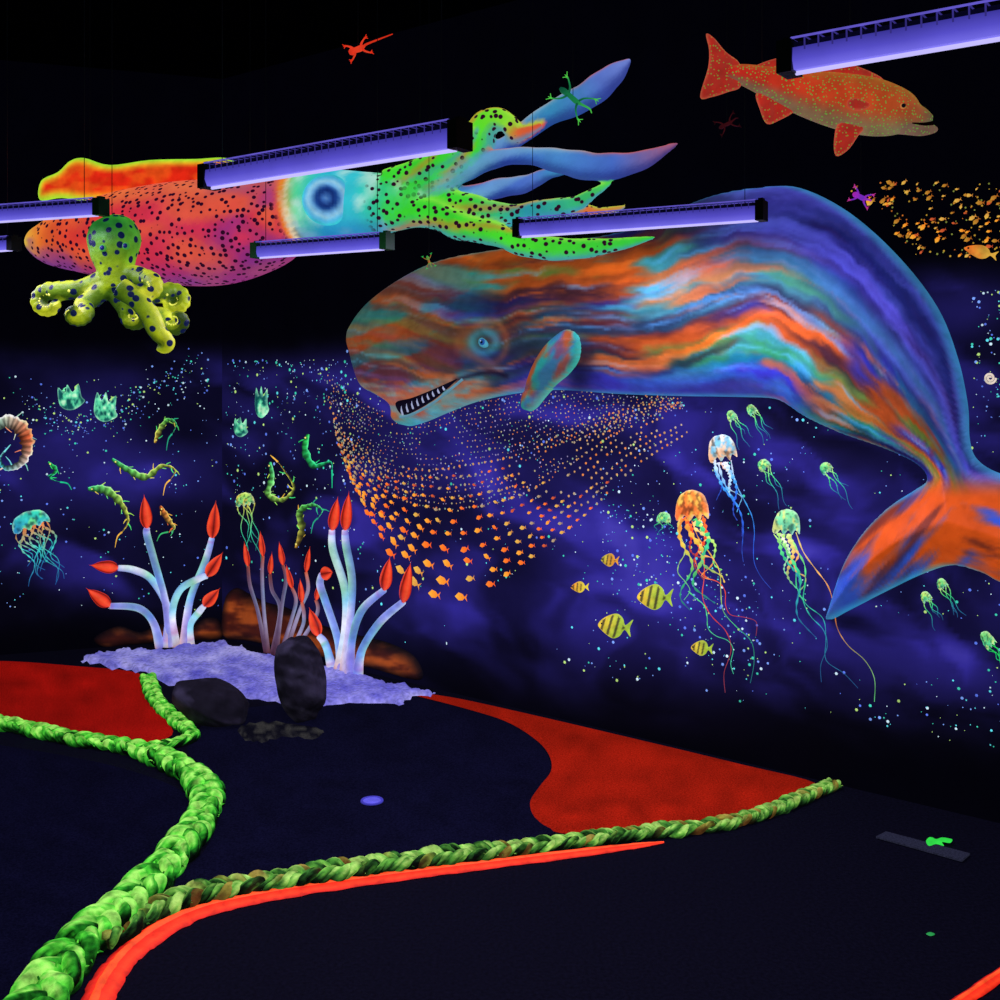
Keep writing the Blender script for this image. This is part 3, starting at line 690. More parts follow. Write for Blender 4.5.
seadragon([(308, 434), (305, 450), (314, 466), (330, 462), (332, 470)], 4.5, C3, "painted bright green curved eel", cat="eel", fins=1)
seadragon([(296, 548), (302, 530), (300, 512), (312, 505), (322, 510), (318, 518)], 4.5, C2, "painted olive sea dragon beside the tall coral", fins=4)
seadragon([(48, 462), (56, 470), (50, 478), (60, 482)], 2.5, C3, "tiny painted green sea dragon", fins=2)

def sfish(cx, cy, L, H, ang, cols, label, stripes=True):
    M, N = mapf(cx); ca, sa = math.cos(ang), math.sin(ang)
    def R(x, y): return (cx + x * L * ca - y * H * sa, cy + x * L * sa + y * H * ca)
    out = [R(-.5, .05), R(-.42, -.18), R(-.2, -.42), R(.02, -.52), R(.2, -.36), R(.3, -.1), R(.5, -.38), R(.44, 0), R(.5, .36), R(.3, .1), R(.18, .38), R(0, .52), R(-.22, .4), R(-.42, .2)]
    def cf(X, Y, d):
        u = ((X - cx) * ca + (Y - cy) * sa) / L
        c = mixc(cols[0], cols[1], ss(-.4, .4, u + .3 * fbm(X / 5, Y / 5, 2)))
        if stripes: c = mixc(c, (50, 44, 40), ss(.1, .8, np.sin(u * 30 + (Y - cy) * .12)) * (d > 1.2) * .75)
        return c
    mb = MB(); mb.relief(out, M, N, .014, H * .4, cf, .9, smooth=4)
    mb.ball(Vector(M(*R(-.36, -.05))) + N * .012, .004, (10, 10, 20), 8, 6)
    mk("striped_fish", mb, M_MURAL, label, "fish")
YG = ((240, 200, 60), (160, 190, 60))
for x, y, L, H, a in ((655, 597, 36, 25, .05), (615, 626, 34, 24, .15), (702, 648, 22, 15, .1)):
    sfish(x, y, L, H, a, YG, "painted yellow fish with dark vertical stripes")
sfish(580, 587, 18, 11, 0, ((240, 160, 50), (220, 200, 60)), "small painted orange-yellow fish")
sfish(610, 560, 18, 13, .1, ((200, 190, 60), (220, 150, 50)), "small painted orange fish with dark stripes")
sfish(981, 252, 34, 13, .25, ((250, 120, 40), (210, 160, 60)), "painted orange fish at the edge of the school", False)
mb = MB(); c = (990, 378)
mb.strip([(c[0] + (6 - k * .13) * math.cos(k * math.pi / 10), c[1] + (6 - k * .13) * math.sin(k * math.pi / 10)) for k in range(40)], 1.1, (225, 210, 190), RW, NR)
mk("nautilus", mb, M_MURAL, "small painted white spiral nautilus shell", "nautilus")

# schools
def fishmesh(c1, c2):
    me = bpy.data.meshes.new("school_fish")
    v = [(-.5, 0, 0), (-.2, -.26, 0), (.12, -.22, 0), (.28, -.04, 0), (.5, -.28, 0), (.4, 0, 0), (.5, .28, 0), (.28, .04, 0), (.12, .22, 0), (-.2, .3, 0), (-.1, 0, .12), (.2, 0, .06)]
    f = [(0, 1, 10), (1, 2, 10), (2, 11, 10), (2, 3, 11), (3, 4, 5), (3, 5, 11), (5, 7, 11), (5, 6, 7), (7, 8, 11), (8, 10, 11), (8, 9, 10), (9, 0, 10)]
    me.from_pydata(v, [], f); at = me.color_attributes.new("Col", 'FLOAT_COLOR', 'POINT')
    cs = [L4(cgrad([c1, c2], p[0] + .5)) for p in v]; at.data.foreach_set("color", np.array(cs).ravel())
    me.materials.append(M_MURAL); me.update(); return me
FM = [fishmesh((255, 140, 40), (250, 90, 30)), fishmesh((255, 185, 60), (250, 125, 30)), fishmesh((220, 100, 50), (180, 70, 40)), fishmesh((235, 195, 80), (215, 140, 60)), fishmesh((190, 170, 130), (150, 120, 90)), fishmesh((200, 150, 50), (170, 90, 30))]
def put_fish(x, y, s, a, k, group, label):
    M, N = mapf(x); o = bpy.data.objects.new("school_fish", FM[k]); p = M(x, y, .003); D = DR if x > 224 else DL
    sc = s * p.y / F
    B = Matrix((D, Vector((0, 0, 1)), N)).transposed().to_4x4()
    if B.determinant() < 0: B = Matrix((-D, Vector((0, 0, 1)), N)).transposed().to_4x4()
    o.matrix_world = Matrix.Translation(p) @ B @ Matrix.Rotation(a, 4, 'Z') @ Matrix.Diagonal((sc * 1.15, sc, sc * .5, 1))
    coll.objects.link(o); tag(o, label, "fish", group)
rnd = random.Random(3)
TC = cr([(322, 392), (350, 425), (385, 452), (430, 462), (480, 452), (525, 438), (570, 416), (625, 404), (685, 402)], 12)
BC = cr([(352, 470), (368, 530), (408, 578), (445, 592), (490, 578), (535, 552), (580, 520), (630, 472), (690, 428)], 12)
def flow(s, t):
    f = t * (len(TC) - 1); i = min(int(f), len(TC) - 2); g = f - i
    a = [TC[i][k] * (1 - g) + TC[i + 1][k] * g for k in (0, 1)]; b = [BC[i][k] * (1 - g) + BC[i + 1][k] * g for k in (0, 1)]
    x = a[0] * (1 - s) + b[0] * s; y = a[1] * (1 - s) + b[1] * s
    return x + 5 * math.sin(y / 27 + t * 3), y + (6 + 3 * s) * math.sin(x / 40 + s * 2.0) * (1 - .4 * t)
def fsize(s, t): return 3.2 + 10.0 * max(0, s) ** 1.5 * math.exp(-((t - .34) / .24) ** 2) + 3.2 * max(0, s) * math.exp(-((t - .42) / .32) ** 2)
def keep(x, y, s): return float(fbm(x / 45 + s * 2 + 2, y / 22 + 5, 2)) > .30
s = .10; fishes = []
while s <= 1.04:
    t = rnd.uniform(0, .06); tend = rnd.uniform(.9, 1.0)
    while t < tend:
        sz = fsize(s, t); x, y = flow(s, t); x2, y2 = flow(s, min(1, t + .02)); l = math.hypot(x2 - x, y2 - y) + 1e-6
        if keep(x, y, s) or sz > 8:
            fishes.append((x + rnd.gauss(0, sz * .08), y + rnd.gauss(0, sz * .12), sz * rnd.uniform(.82, 1.12), -math.atan2(y2 - y, x2 - x) * .6 + rnd.gauss(0, .22), s, t))
        t += .02 * sz * rnd.uniform(1.45, 1.95) / l
    s += .062 + .062 * s
fishes.sort(key=lambda f: -f[2]); nbig = 204
for f in fishes[:nbig]:
    k = rnd.choice([0, 0, 1, 1, 3]) if f[2] > 6 else rnd.choice([0, 1, 2, 3, 4])
    put_fish(f[0], f[1], f[2], f[3], k, "orange fish school on the mural", "small painted orange fish swimming in a curved row of the school")
rest = fishes[nbig:]
print("school", len(fishes))
def urpt(r):
    while True:
        x = r.uniform(850, 1005); y = 182 + 76 * r.random()
        if y > 262 - (1005 - x) * .08: continue
        if y > 196 + max(0, x - 862) * 1.15: continue
        return x, y
for q in range(92):
    x, y = urpt(rnd)
    put_fish(x, y, rnd.choice([3.5, 4, 5, 5.5, 7]) * rnd.uniform(.85, 1.15), rnd.gauss(.45, .4), rnd.choice([5, 3, 5, 1, 2]), "orange fish school above the whale", "small painted yellow-orange fish on the black upper wall")

def dots(name, wall, gen, n, label):
    mb = MB(); M, N = (RW, NR) if wall == 'R' else (LW, NL)
    for i in range(n):
        x, y, r, c = gen(i); ce = Vector(M(x, y, .002)); sc = ce.y / F * r; D = DR if wall == 'R' else DL
        vs = [ce + D * (sc * math.cos(k * math.pi / 3)) + Vector((0, 0, sc * math.sin(k * math.pi / 3))) for k in range(6)] + [ce + N * sc * .4]
        mb.add(vs, [(k, (k + 1) % 6, 6) for k in range(6)], [L4(c)] * 7)
    mk(name, mb, M_MURAL, label, "plankton", kind="stuff")
rd = random.Random(11)
PC = [(90, 220, 230), (120, 160, 240), (200, 230, 240), (60, 200, 170), (90, 120, 230), (180, 220, 120)]
SR = []
for f in rest: SR.append((f[0], f[1], f[2] * .36, rd.choice([(200, 150, 90), (220, 130, 60), (170, 150, 120)])))
s = -.36
while s < .42:
    t = rd.uniform(0, .1)
    while t < 1:
        x, y = flow(s, t)
        if float(fbm(x / 40 + 7, y / 16 + s * 4, 2)) > .32:
            SR.append((x + rd.gauss(0, .7), y + rd.gauss(0, .7), rd.uniform(.45, .95) * (1 + .5 * max(0, s + .1)), rd.choice([(170, 160, 120), (200, 150, 90), (130, 160, 140), (210, 120, 70), (150, 140, 180)])))
        t += rd.uniform(.008, .015)
    s += .042
for q in range(110):
    x, y = urpt(rd); SR.append((x, y, rd.uniform(.5, 1.1), rd.choice([(190, 150, 50), (200, 110, 40), (130, 140, 60)])))
def genR(i):
    if i < len(SR): return SR[i]
    while True:
        q = rd.random()
        if q < .12:
            x = rd.uniform(600, 760); y = 500 + (x - 600) * .9 + rd.gauss(0, 38)
        elif q < .25:
            x = rd.uniform(226, 360); y = 360 + rd.random() ** 1.5 * 140
        elif q < .29:
            x = rd.uniform(972, 1010); y = rd.uniform(290, 420)
        else:
            x = rd.uniform(226, 1010); y = rd.uniform(350, 690 + (x - 226) * .08)
            if fbm(x / 45, y / 30, 3) < .45: continue
        if y > 610 + (x - 226) * .18: continue
        return x, y, rd.choice([.35, .4, .5, .5, .6, .7, .8, 1.0, 1.3, 1.6]), rd.choice(PC)
def genL(i):
    while True:
        x = rd.uniform(-60, 220); y = rd.uniform(370, 610)
        if rd.random() < .5:
            t = rd.random(); x = 20 + 190 * t; y = 400 + 25 * math.sin(t * 5) + rd.gauss(0, 10)
        return x, y, rd.choice([.35, .4, .5, .6, .8, 1.1]), rd.choice(PC)
dots("plankton_dots", 'R', genR, len(SR) + 1500, "scattered tiny cyan and yellow plankton dots painted on the mural")
dots("plankton_dots", 'L', genL, 560, "scattered tiny cyan plankton dots painted on the mural")

# ------------------------------------------------------------------ corals and painted rocks
M_ROCK2 = paint("orange_brown_rock_paint", .65, .5, .8, 8, .3)
def rockrelief(out, label, th=.035):
    M, N = mapf(sum(p[0] for p in out) / len(out)); mb = MB()
    def cf(X, Y, d):
        n = fbm(X / 26 + Y / 40, Y / 10 - X / 60, 4); return mixc((6, 4, 10), mixc((70, 24, 14), (168, 76, 26), ss(.40, .70, n)), np.clip(d / 11, 0, 1) ** .8)
    mb.relief(out, M, N, th, 14, cf, 2.0, smooth=6)
    mk("brown_rock", mb, M_ROCK2, label, "rock")
rockrelief([(94, 638), (118, 626), (140, 632), (160, 624), (190, 626), (205, 618), (219, 620), (221, 638), (180, 641), (130, 645), (104, 647)], "low orange-brown rock bank behind the coral")
rockrelief([(224, 636), (225, 600), (236, 588), (250, 594), (266, 602), (288, 608), (310, 620), (334, 629), (362, 636), (392, 644), (416, 658), (420, 680), (370, 668), (300, 652), (250, 641)], "orange-brown rock bank rising into the wall corner")
SC = [(200, 170, 220), (240, 246, 255), (150, 225, 245), (150, 220, 180), (235, 242, 255), (190, 225, 255)]
SC2 = [(110, 60, 70), (190, 180, 215), (150, 170, 210), (190, 150, 170), (240, 110, 70)]
def coral(base, stalks, label, thin=1.0, gl=1.0, z0=.01, gap=.14, pal=SC):
    dep = lambda x: YW(x) - gap
    bp = AT(base[0], base[1], dep(base[0])); bp.z = z0
    root = empty("tube_coral", bp, label, "coral")
    for k, (pts, bud_end) in enumerate(stalks):
        yo = (k % 3 - 1) * .035 - .035
        P = []; n0 = len(pts)
        for i, (x, y) in enumerate(pts):
            P.append(list(AT(x, y, dep(x) + yo * i / n0)) + [thin * (.029 if i == 0 else .022 if i < n0 - 1 else .018)])
        if P[0][2] < .5: P[0][2] = z0
        S = cr(P, 8)
        mb = MB()
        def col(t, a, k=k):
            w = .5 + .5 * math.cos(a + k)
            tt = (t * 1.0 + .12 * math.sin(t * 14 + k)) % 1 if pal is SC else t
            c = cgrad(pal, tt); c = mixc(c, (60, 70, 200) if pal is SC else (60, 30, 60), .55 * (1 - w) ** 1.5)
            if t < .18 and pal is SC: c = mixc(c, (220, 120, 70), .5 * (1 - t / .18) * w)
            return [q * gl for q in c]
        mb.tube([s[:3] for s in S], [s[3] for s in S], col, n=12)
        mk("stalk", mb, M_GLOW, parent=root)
        e = Vector(S[-1][:3]); t = AT(bud_end[0], bud_end[1], dep(bud_end[0]) + yo)
        B = MB(); m = 12; pr = [.3, .75, 1, 1.12, 1.15, 1.1, 1.0, .9, .75, .55, .3, .06, .01]
        def bc(tt, a):
            g = abs(math.sin(a * 1.5)); c = cgrad([(110, 14, 10), (240, 46, 26), (255, 90, 50)], g)
            return c
        B.tube([e.lerp(t, i / m) for i in range(m + 1)], [.034 * thin * p for p in pr], bc, n=12, flat=.75)
        mk("bud", B, M_GLOW, "red pointed bud", parent=root)
coral((180, 645), [
    ([(160, 650), (153, 622), (138, 608), (110, 606)], (86, 588)),
    ([(170, 650), (166, 605), (154, 560), (147, 535), (147, 528)], (144, 494)),
    ([(184, 650), (190, 600), (205, 562), (212, 538)], (216, 500)),
    ([(176, 650), (172, 615), (180, 590), (200, 578), (207, 576)], (223, 552)),
    ([(190, 650), (190, 625), (199, 612), (204, 606)], (220, 588)),
    ([(166, 650), (168, 610), (152, 580), (134, 570), (118, 568)], (89, 565))],
    "pale blue tube corals with red pointed buds on the mat", thin=.95)
coral((348, 672), [
    ([(338, 672), (345, 630), (345, 590), (333, 550), (332, 530)], (338, 496)),
    ([(344, 674), (350, 620), (352, 580), (346, 545), (345, 530)], (349, 491)),
    ([(350, 675), (352, 640), (362, 610), (384, 590)], (390, 556)),
    ([(358, 677), (362, 650), (380, 622), (403, 602)], (411, 561)),
    ([(332, 671), (328, 652), (324, 642), (319, 636)], (309, 607)),
    ([(341, 672), (338, 640), (325, 600), (320, 584), (322, 574)], (333, 572))],
    "tall pale blue tube corals with red buds beside the boulder", thin=.95)
coral((272, 645), [
    ([(266, 640), (258, 612), (250, 585), (248, 566)], (244, 541)),
    ([(268, 640), (264, 612), (262, 575), (263, 556)], (260, 530)),
    ([(272, 642), (280, 610), (272, 590), (270, 574)], (272, 552)),
    ([(276, 642), (282, 605), (286, 580), (283, 565)], (279, 541)),
    ([(280, 645), (292, 618), (296, 600), (292, 588)], (286, 564)),
    ([(284, 646), (300, 610), (308, 590), (306, 572)], (310, 546)),
    ([(288, 648), (302, 628), (304, 615), (302, 602)], (300, 578)),
    ([(290, 650), (312, 624), (318, 610), (316, 600)], (320, 582))],
    "thin pale branching corals with red tips growing from brown rock", thin=.48, gl=.85, gap=.12, pal=SC2)

def wire(parent, p, name="hanging_wire"):
    m = MB(); m.tube([p, Vector((p.x, p.y, HT - .002))], .0013, (20, 24, 32), n=5); mk(name, m, M_DARK, parent=parent)

# ------------------------------------------------------------------ squid
def YS(x): return 5.2 - .72 * (x - 30) / 650
def SQ(x, y): return AT(x, y, YS(x))
S = MB()
man = cr([(26, 240, 3), (34, 241, 13), (52, 242, 24), (80, 239, 34), (120, 236, 44), (170, 234, 51), (220, 232, 53), (262, 224, 47), (286, 214, 39), (300, 211, 33)], 6)
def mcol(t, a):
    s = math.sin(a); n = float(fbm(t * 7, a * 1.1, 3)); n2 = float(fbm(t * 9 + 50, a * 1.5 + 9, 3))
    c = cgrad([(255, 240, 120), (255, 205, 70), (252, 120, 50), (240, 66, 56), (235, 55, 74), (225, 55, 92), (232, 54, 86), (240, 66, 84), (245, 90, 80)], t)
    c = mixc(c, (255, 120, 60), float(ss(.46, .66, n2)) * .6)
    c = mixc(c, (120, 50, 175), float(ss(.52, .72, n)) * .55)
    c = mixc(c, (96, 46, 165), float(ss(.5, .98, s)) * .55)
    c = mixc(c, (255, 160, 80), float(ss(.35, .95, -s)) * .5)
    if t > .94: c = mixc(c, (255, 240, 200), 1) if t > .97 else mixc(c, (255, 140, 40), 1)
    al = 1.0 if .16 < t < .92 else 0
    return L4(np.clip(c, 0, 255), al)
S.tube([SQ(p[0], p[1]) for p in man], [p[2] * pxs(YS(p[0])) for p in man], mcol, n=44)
hd = cr([(297, 211, 33), (310, 208, 36), (335, 206, 36), (365, 205, 33), (395, 203, 28), (425, 200, 16)], 6)
def hcol(t, a):
    c = cgrad([(255, 150, 50), (90, 240, 170), (50, 205, 235), (60, 215, 230), (60, 230, 140), (80, 240, 70)], t)
    n = float(fbm(t * 14, a * 2 + 3, 3)); c = mixc(c, (220, 255, 245), float(ss(.50, .72, n)) * .8); c = mixc(c, (30, 90, 190), float(ss(.3, .95, math.sin(a))) * .5)  # whitish highlights on the head are painted into its colour
    return L4(c, 1.0 if t > .68 else 0)
S.tube([SQ(p[0], p[1]) for p in hd], [p[2] * pxs(YS(p[0])) for p in hd], hcol, n=32)
gn = (66, 235, 56); bl = (56, 92, 200); te = (50, 170, 190)
arms = [
    ([(385, 195, 18), (420, 182, 19), (450, 170, 18), (474, 152, 17), (480, 132, 16), (493, 119, 12), (509, 124, 10), (514, 134, 8), (526, 132, 6), (542, 125, 3)], [gn, gn, gn, (110, 245, 50), (150, 240, 60), (240, 110, 60), (240, 90, 60)], 1, 0),
    ([(420, 185, 14), (455, 170, 9), (480, 152, 8), (505, 146, 9), (545, 117, 11), (585, 97, 14), (612, 76, 12), (631, 59, 2)], [gn, te, bl, (60, 150, 200), (100, 130, 225), (130, 150, 235)], .0, .05),
    ([(410, 196, 15), (440, 184, 11), (470, 168, 11), (500, 158, 9), (530, 156, 9), (565, 162, 13), (600, 167, 14), (640, 161, 10), (678, 143, 2)], [gn, te, bl, (80, 150, 225), (80, 120, 220), (190, 100, 130)], .0, -.02),
    ([(430, 196, 10), (465, 196, 10), (500, 188, 10), (525, 184, 9), (548, 174, 6), (566, 172, 3)], [te, bl, (90, 130, 220), te], .0, .08),
    ([(400, 205, 17), (440, 200, 13), (475, 208, 13), (510, 214, 10), (545, 208, 9), (575, 204, 8), (595, 192, 5), (611, 183, 2)], [gn, gn, te, (60, 200, 120), (90, 230, 80)], 1, 0),
    ([(410, 210, 15), (450, 212, 12), (500, 220, 10), (550, 216, 8), (575, 209, 7), (600, 213, 6), (626, 206, 2)], [gn, (60, 200, 120), te, (240, 120, 60), (220, 170, 70)], 1, .06),
    ([(390, 213, 18), (430, 213, 15), (460, 226, 14), (495, 234, 12), (530, 246, 12), (570, 249, 11), (615, 245, 7), (655, 237, 2)], [gn, gn, (80, 240, 50), (70, 230, 60), (60, 220, 70)], 1, -.04),
    ([(385, 180, 10), (420, 168, 10), (445, 158, 9), (465, 140, 8), (474, 128, 4)], [gn, gn, (150, 250, 70)], 1, -.06)]
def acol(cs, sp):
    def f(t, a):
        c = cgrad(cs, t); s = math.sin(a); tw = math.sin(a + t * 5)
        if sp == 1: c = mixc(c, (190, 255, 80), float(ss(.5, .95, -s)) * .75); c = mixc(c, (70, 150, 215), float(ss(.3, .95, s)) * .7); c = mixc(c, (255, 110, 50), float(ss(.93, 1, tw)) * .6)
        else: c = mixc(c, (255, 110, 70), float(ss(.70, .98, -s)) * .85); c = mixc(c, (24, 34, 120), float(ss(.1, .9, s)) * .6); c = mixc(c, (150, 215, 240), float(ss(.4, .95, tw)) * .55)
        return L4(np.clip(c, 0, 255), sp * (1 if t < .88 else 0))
    return f
for pts, cs, sp, dy in arms:
    Q = cr(pts, 8)
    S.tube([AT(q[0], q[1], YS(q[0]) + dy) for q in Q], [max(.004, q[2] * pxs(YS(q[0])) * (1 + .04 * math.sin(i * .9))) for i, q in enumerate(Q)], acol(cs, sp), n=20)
SF = fuse(S, .0090)
squid = mk("giant_squid", SF, M_SQUID, "giant hanging squid model with spotted red mantle and green arms", "squid")
def fincol(X, Y, d):
    n = fbm(X / 20, Y / 10, 3)
    c = mixc((240, 44, 22), (250, 84, 26), ss(.4, .6, n)); c = mixc(c, (255, 200, 40), np.clip(1 - (d - 4) / 6, 0, 1)); return mixc(c, (170, 255, 60), np.clip(1 - d / 5.5, 0, 1))
part("fin", lambda m: m.relief([(40, 200), (41, 181), (58, 172), (70, 161), (84, 158), (110, 165), (150, 160), (195, 159), (226, 158), (238, 168), (232, 195), (150, 200), (95, 202), (62, 198)], lambda x, y: AT(x, y, YS(x) - .02), Vector((0, -1, 0)), .03, 14, fincol, 2.2, both=True), M_GLOW, "red-orange fin with glowing yellow-green rim", parent=squid)
def sqeye(m):
    c = AT(328, 200, YS(328) - .135)
    def oc_(x, y, z):
        r = math.hypot(x, z); r += .10 * (float(fbm(x * 4 + 9, z * 4 + 3, 3)) - .5)
        return cgrad([(100, 150, 215), (60, 110, 190), (20, 46, 120), (34, 80, 160), (120, 190, 245), (160, 220, 250), (90, 195, 245), (60, 215, 225)], r)
    m.ball(c, (.112, .055, .110), oc_, 48, 30)
part("eye", sqeye, M_GLOW, "large soft pale blue eye with dark ring", parent=squid)
for x in (90, 250, 420):
    wire(squid, AT(x, 185, YS(x)))

# ------------------------------------------------------------------ octopus
YO = 3.9
O = MB()
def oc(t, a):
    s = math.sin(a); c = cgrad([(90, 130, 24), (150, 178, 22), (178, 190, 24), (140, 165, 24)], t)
    c = mixc(c, (235, 240, 60), float(ss(.35, .95, -s)) * .7); c = mixc(c, (26, 54, 16), float(ss(.1, .9, s)) * .8)  # painted shading: arms bright yellow on top, dark underneath
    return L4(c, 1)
hdp = cr([(112, 216, 8), (113, 223, 20), (114, 238, 26), (114, 254, 23), (116, 270, 18), (119, 288, 16)], 6)
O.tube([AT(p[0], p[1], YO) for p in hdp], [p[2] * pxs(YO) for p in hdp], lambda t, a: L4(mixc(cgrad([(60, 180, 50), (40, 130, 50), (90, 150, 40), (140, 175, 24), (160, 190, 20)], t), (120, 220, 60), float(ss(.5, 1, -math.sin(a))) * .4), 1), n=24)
SK = []
def curl(start, mid, c, r0, a0, turns, w, dy):
    P = [(start[0], start[1], w * 1.2), (mid[0], mid[1], w * 1.12)]
    n = 16
    for i in range(n + 1):
        t = i / n; a = a0 + turns * 2 * math.pi * t; r = r0 * (1 - .70 * t)
        P.append((c[0] + r * math.cos(a), c[1] + r * .85 * math.sin(a), w * (1 - .45 * t)))
    Q = cr(P, 4); m = len(Q)
    C3 = [AT(q[0], q[1], YO + dy * min(1, i / m * 3.5) - .06 * (i / m)) for i, q in enumerate(Q)]
    O.tube(C3, [q[2] * pxs(YO) * (1 + .08 * math.sin(i * 1.1)) for i, q in enumerate(Q)], oc, n=14)
    for i in range(5, m - 4, 4):
        q = Q[i]; rr = q[2] * pxs(YO); ce = Vector((AT(c[0], c[1], YO)))
        inn = (ce - C3[i]); inn.y = 0
        if inn.length > 0: inn.normalize()
        SK.append((C3[i] + Vector((0, -rr * .86, 0)) + inn * rr * .45, rr * .15))
curl((112, 278), (84, 288), (50, 303), 15, -1.2, -.85, 9.2, .05)
curl((112, 284), (92, 298), (76, 313), 11, -.9, .85, 8.6, -.12)
curl((112, 280), (96, 288), (88, 296), 10, -.6, .8, 8.4, .10)
curl((118, 278), (134, 274), (146, 288), 12, -1.8, .85, 8.8, -.10)
curl((118, 286), (145, 294), (173, 302), 14, -2.2, .85, 9.2, .07)
curl((118, 290), (142, 312), (176, 320), 12, 3.4, -.85, 8.8, -.06)
curl((116, 290), (124, 306), (137, 317), 10, -2.6, -.8, 8.6, .02)
P = cr([(120, 288, 11), (138, 300, 10), (150, 316, 10), (158, 332, 9), (168, 342, 7), (165, 349, 5), (157, 348, 2.5)], 6)
O.tube([AT(q[0], q[1], YO - .16) for q in P], [q[2] * pxs(YO) for q in P], oc, n=12)
octo = mk("octopus", fuse(O, .0048, 2), M_OCTO, "hanging yellow-green octopus model with dark spots and coiled arms", "octopus")
m = MB()
for p, r in SK: m.ball(p, r, (232, 236, 90), 8, 6)
sk = mk("sucker", m, M_GLOW, "rows of small pale yellow suckers", parent=octo); sk["kind"] = "stuff"
def oeye(m, x, y):
    c = AT(x, y, YO - .084); m.ball(c, .013, (70, 150, 60), 16, 10); m.ball(c + Vector((0, -.007, 0)), .009, (14, 24, 90), 12, 8)
part("eye", lambda m: oeye(m, 103, 248), M_GLOW, "dark blue eye", parent=octo); part("eye", lambda m: oeye(m, 126, 246), M_GLOW, "dark blue eye", parent=octo)
wire(octo, AT(112, 218, YO))

# ------------------------------------------------------------------ grouper fish
YF = 3.0
Gm = MB()
body = cr([(728, 72, 7), (745, 75, 11), (775, 84, 17), (805, 93, 23), (840, 101, 28), (872, 107, 29), (898, 112, 24), (914, 117, 16), (924, 118, 10), (932, 119, 4)], 6)
def gcol(t, a):
    s = math.sin(a)
    c = cgrad([(240, 50, 44), (242, 64, 42), (242, 82, 42), (230, 96, 46), (190, 104, 66), (130, 120, 90)], t)
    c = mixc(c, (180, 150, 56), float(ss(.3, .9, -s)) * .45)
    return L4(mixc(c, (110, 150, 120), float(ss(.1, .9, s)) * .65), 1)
Gm.tube([AT(p[0], p[1], YF) for p in body], [p[2] * pxs(YF) for p in body], gcol, n=36, flat=.6)
jaw = cr([(892, 120, 14), (908, 125, 10), (922, 129, 7), (934, 129, 4), (937, 128, 1.5)], 5)
Gm.tube([AT(p[0], p[1], YF) for p in jaw], [p[2] * pxs(YF) for p in jaw], lambda t, a: L4((150, 116, 96), .8), n=20, flat=.9)
fish = mk("grouper_fish", Gm, M_SKIN, "hanging orange-red grouper fish model with small green speckles", "fish")
def ffc(X, Y, d):
    c = mixc((240, 50, 38), (190, 66, 54), fbm(X / 4, Y / 9, 3)); c = mixc(c, (255, 140, 100), np.clip(1 - d / 2, 0, 1) * .6)
    return np.hstack([c, np.full((len(X), 1), .7)])
def fin(name, out, y, label=None): part(name, lambda m: m.relief(out, lambda x, yy: AT(x, yy, y), Vector((0, -1, 0)), .008, 5, ffc, 2.0, both=True, smooth=4), M_SKIN, label, parent=fish)
fin("tail_fin", [(740, 64), (726, 52), (714, 38), (706, 34), (709, 50), (708, 68), (700, 97), (712, 97), (728, 92), (741, 86)], YF)
fin("dorsal_fin", [(752, 70), (770, 60), (795, 56), (830, 58), (862, 68), (884, 80), (875, 90), (820, 84), (780, 80)], YF)
fin("anal_fin", [(757, 92), (760, 110), (767, 124), (780, 120), (794, 112), (800, 104), (785, 96)], YF)
fin("pelvic_fin", [(840, 122), (834, 140), (836, 156), (848, 150), (858, 136), (864, 126)], YF - .02)
fin("pectoral_fin", [(868, 102), (856, 98), (848, 100), (848, 107), (858, 111), (869, 107)], YF - .049)
def feye(m):
    c = AT(903, 106, YF - .042); m.ball(c, .008, (200, 130, 70), 14, 8); m.ball(c + Vector((0, -.005, 0)), .006, (10, 10, 20), 12, 8)
part("eye", feye, M_GLOW, "round dark eye", parent=fish)
part("mouth", lambda m: m.strip(cr([(933, 123), (924, 124), (912, 123)], 5), [2.2, 2.1, 2, 1.9, 1.8, 1.6, 1.4, 1.2, 1, .8, .5], (36, 8, 14), lambda x, y: AT(x, y, YF - .045), Vector((0, -1, 0))), M_DARK, "dark open mouth", parent=fish)
wire(fish, AT(762, 72, YF)); wire(fish, AT(850, 75, YF))

# ------------------------------------------------------------------ small hanging toys
def critter(cx, cy, sc, ang, Y, cols, label, cat, tail=2.2, fat=1.0):
    ca, sa = math.cos(ang), math.sin(ang)
    def R(x, y, r=1, dy=0): return list(AT(cx + (x * ca - y * sa) * sc, cy + (x * sa + y * ca) * sc, Y + dy)) + [r * sc * pxs(Y) * fat]
    m = MB(); c = lambda t, a: cgrad(cols, t)
    Q = cr([R(-1.1, 0, .12), R(-.8, 0, .28), R(-.35, 0, .22), R(.3, .05, .24), R(.7, 0, .12), R(1.3, -.1, .08), R(tail, .05, .04)], 5)
    m.tube([q[:3] for q in Q], [q[3] for q in Q], c, n=10)
    for bx, sx, sy in ((-.4, -.9, -.8), (-.4, -.9, .8), (.4, 1.0, -.75), (.4, .9, .85)):
        Q = cr([R(bx, 0, .12), R(bx + sx * .2, sy * .55, .09, -.01), R(bx + sx * .65, sy, .06), R(bx + sx * .85, sy * 1.1, .09)], 4)
        m.tube([q[:3] for q in Q], [q[3] for q in Q], c, n=8)
        for k in (-.25, 0, .25):
            a = R(bx + sx * .85, sy * 1.1, .05); b = R(bx + sx * (1.1), sy * 1.15 + k, .03); m.tube([a[:3], b[:3]], [a[3], b[3]], cols[-1], n=6)
    o = mk(cat, m, M_GLOW, label, cat); wire(o, AT(cx, cy, Y)); return o
critter(358, 49, 9, -.42, 4.2, [(230, 50, 30), (250, 70, 40), (235, 50, 25)], "small orange-red toy lizard hanging from the ceiling", "lizard", 4.2, 1.4)
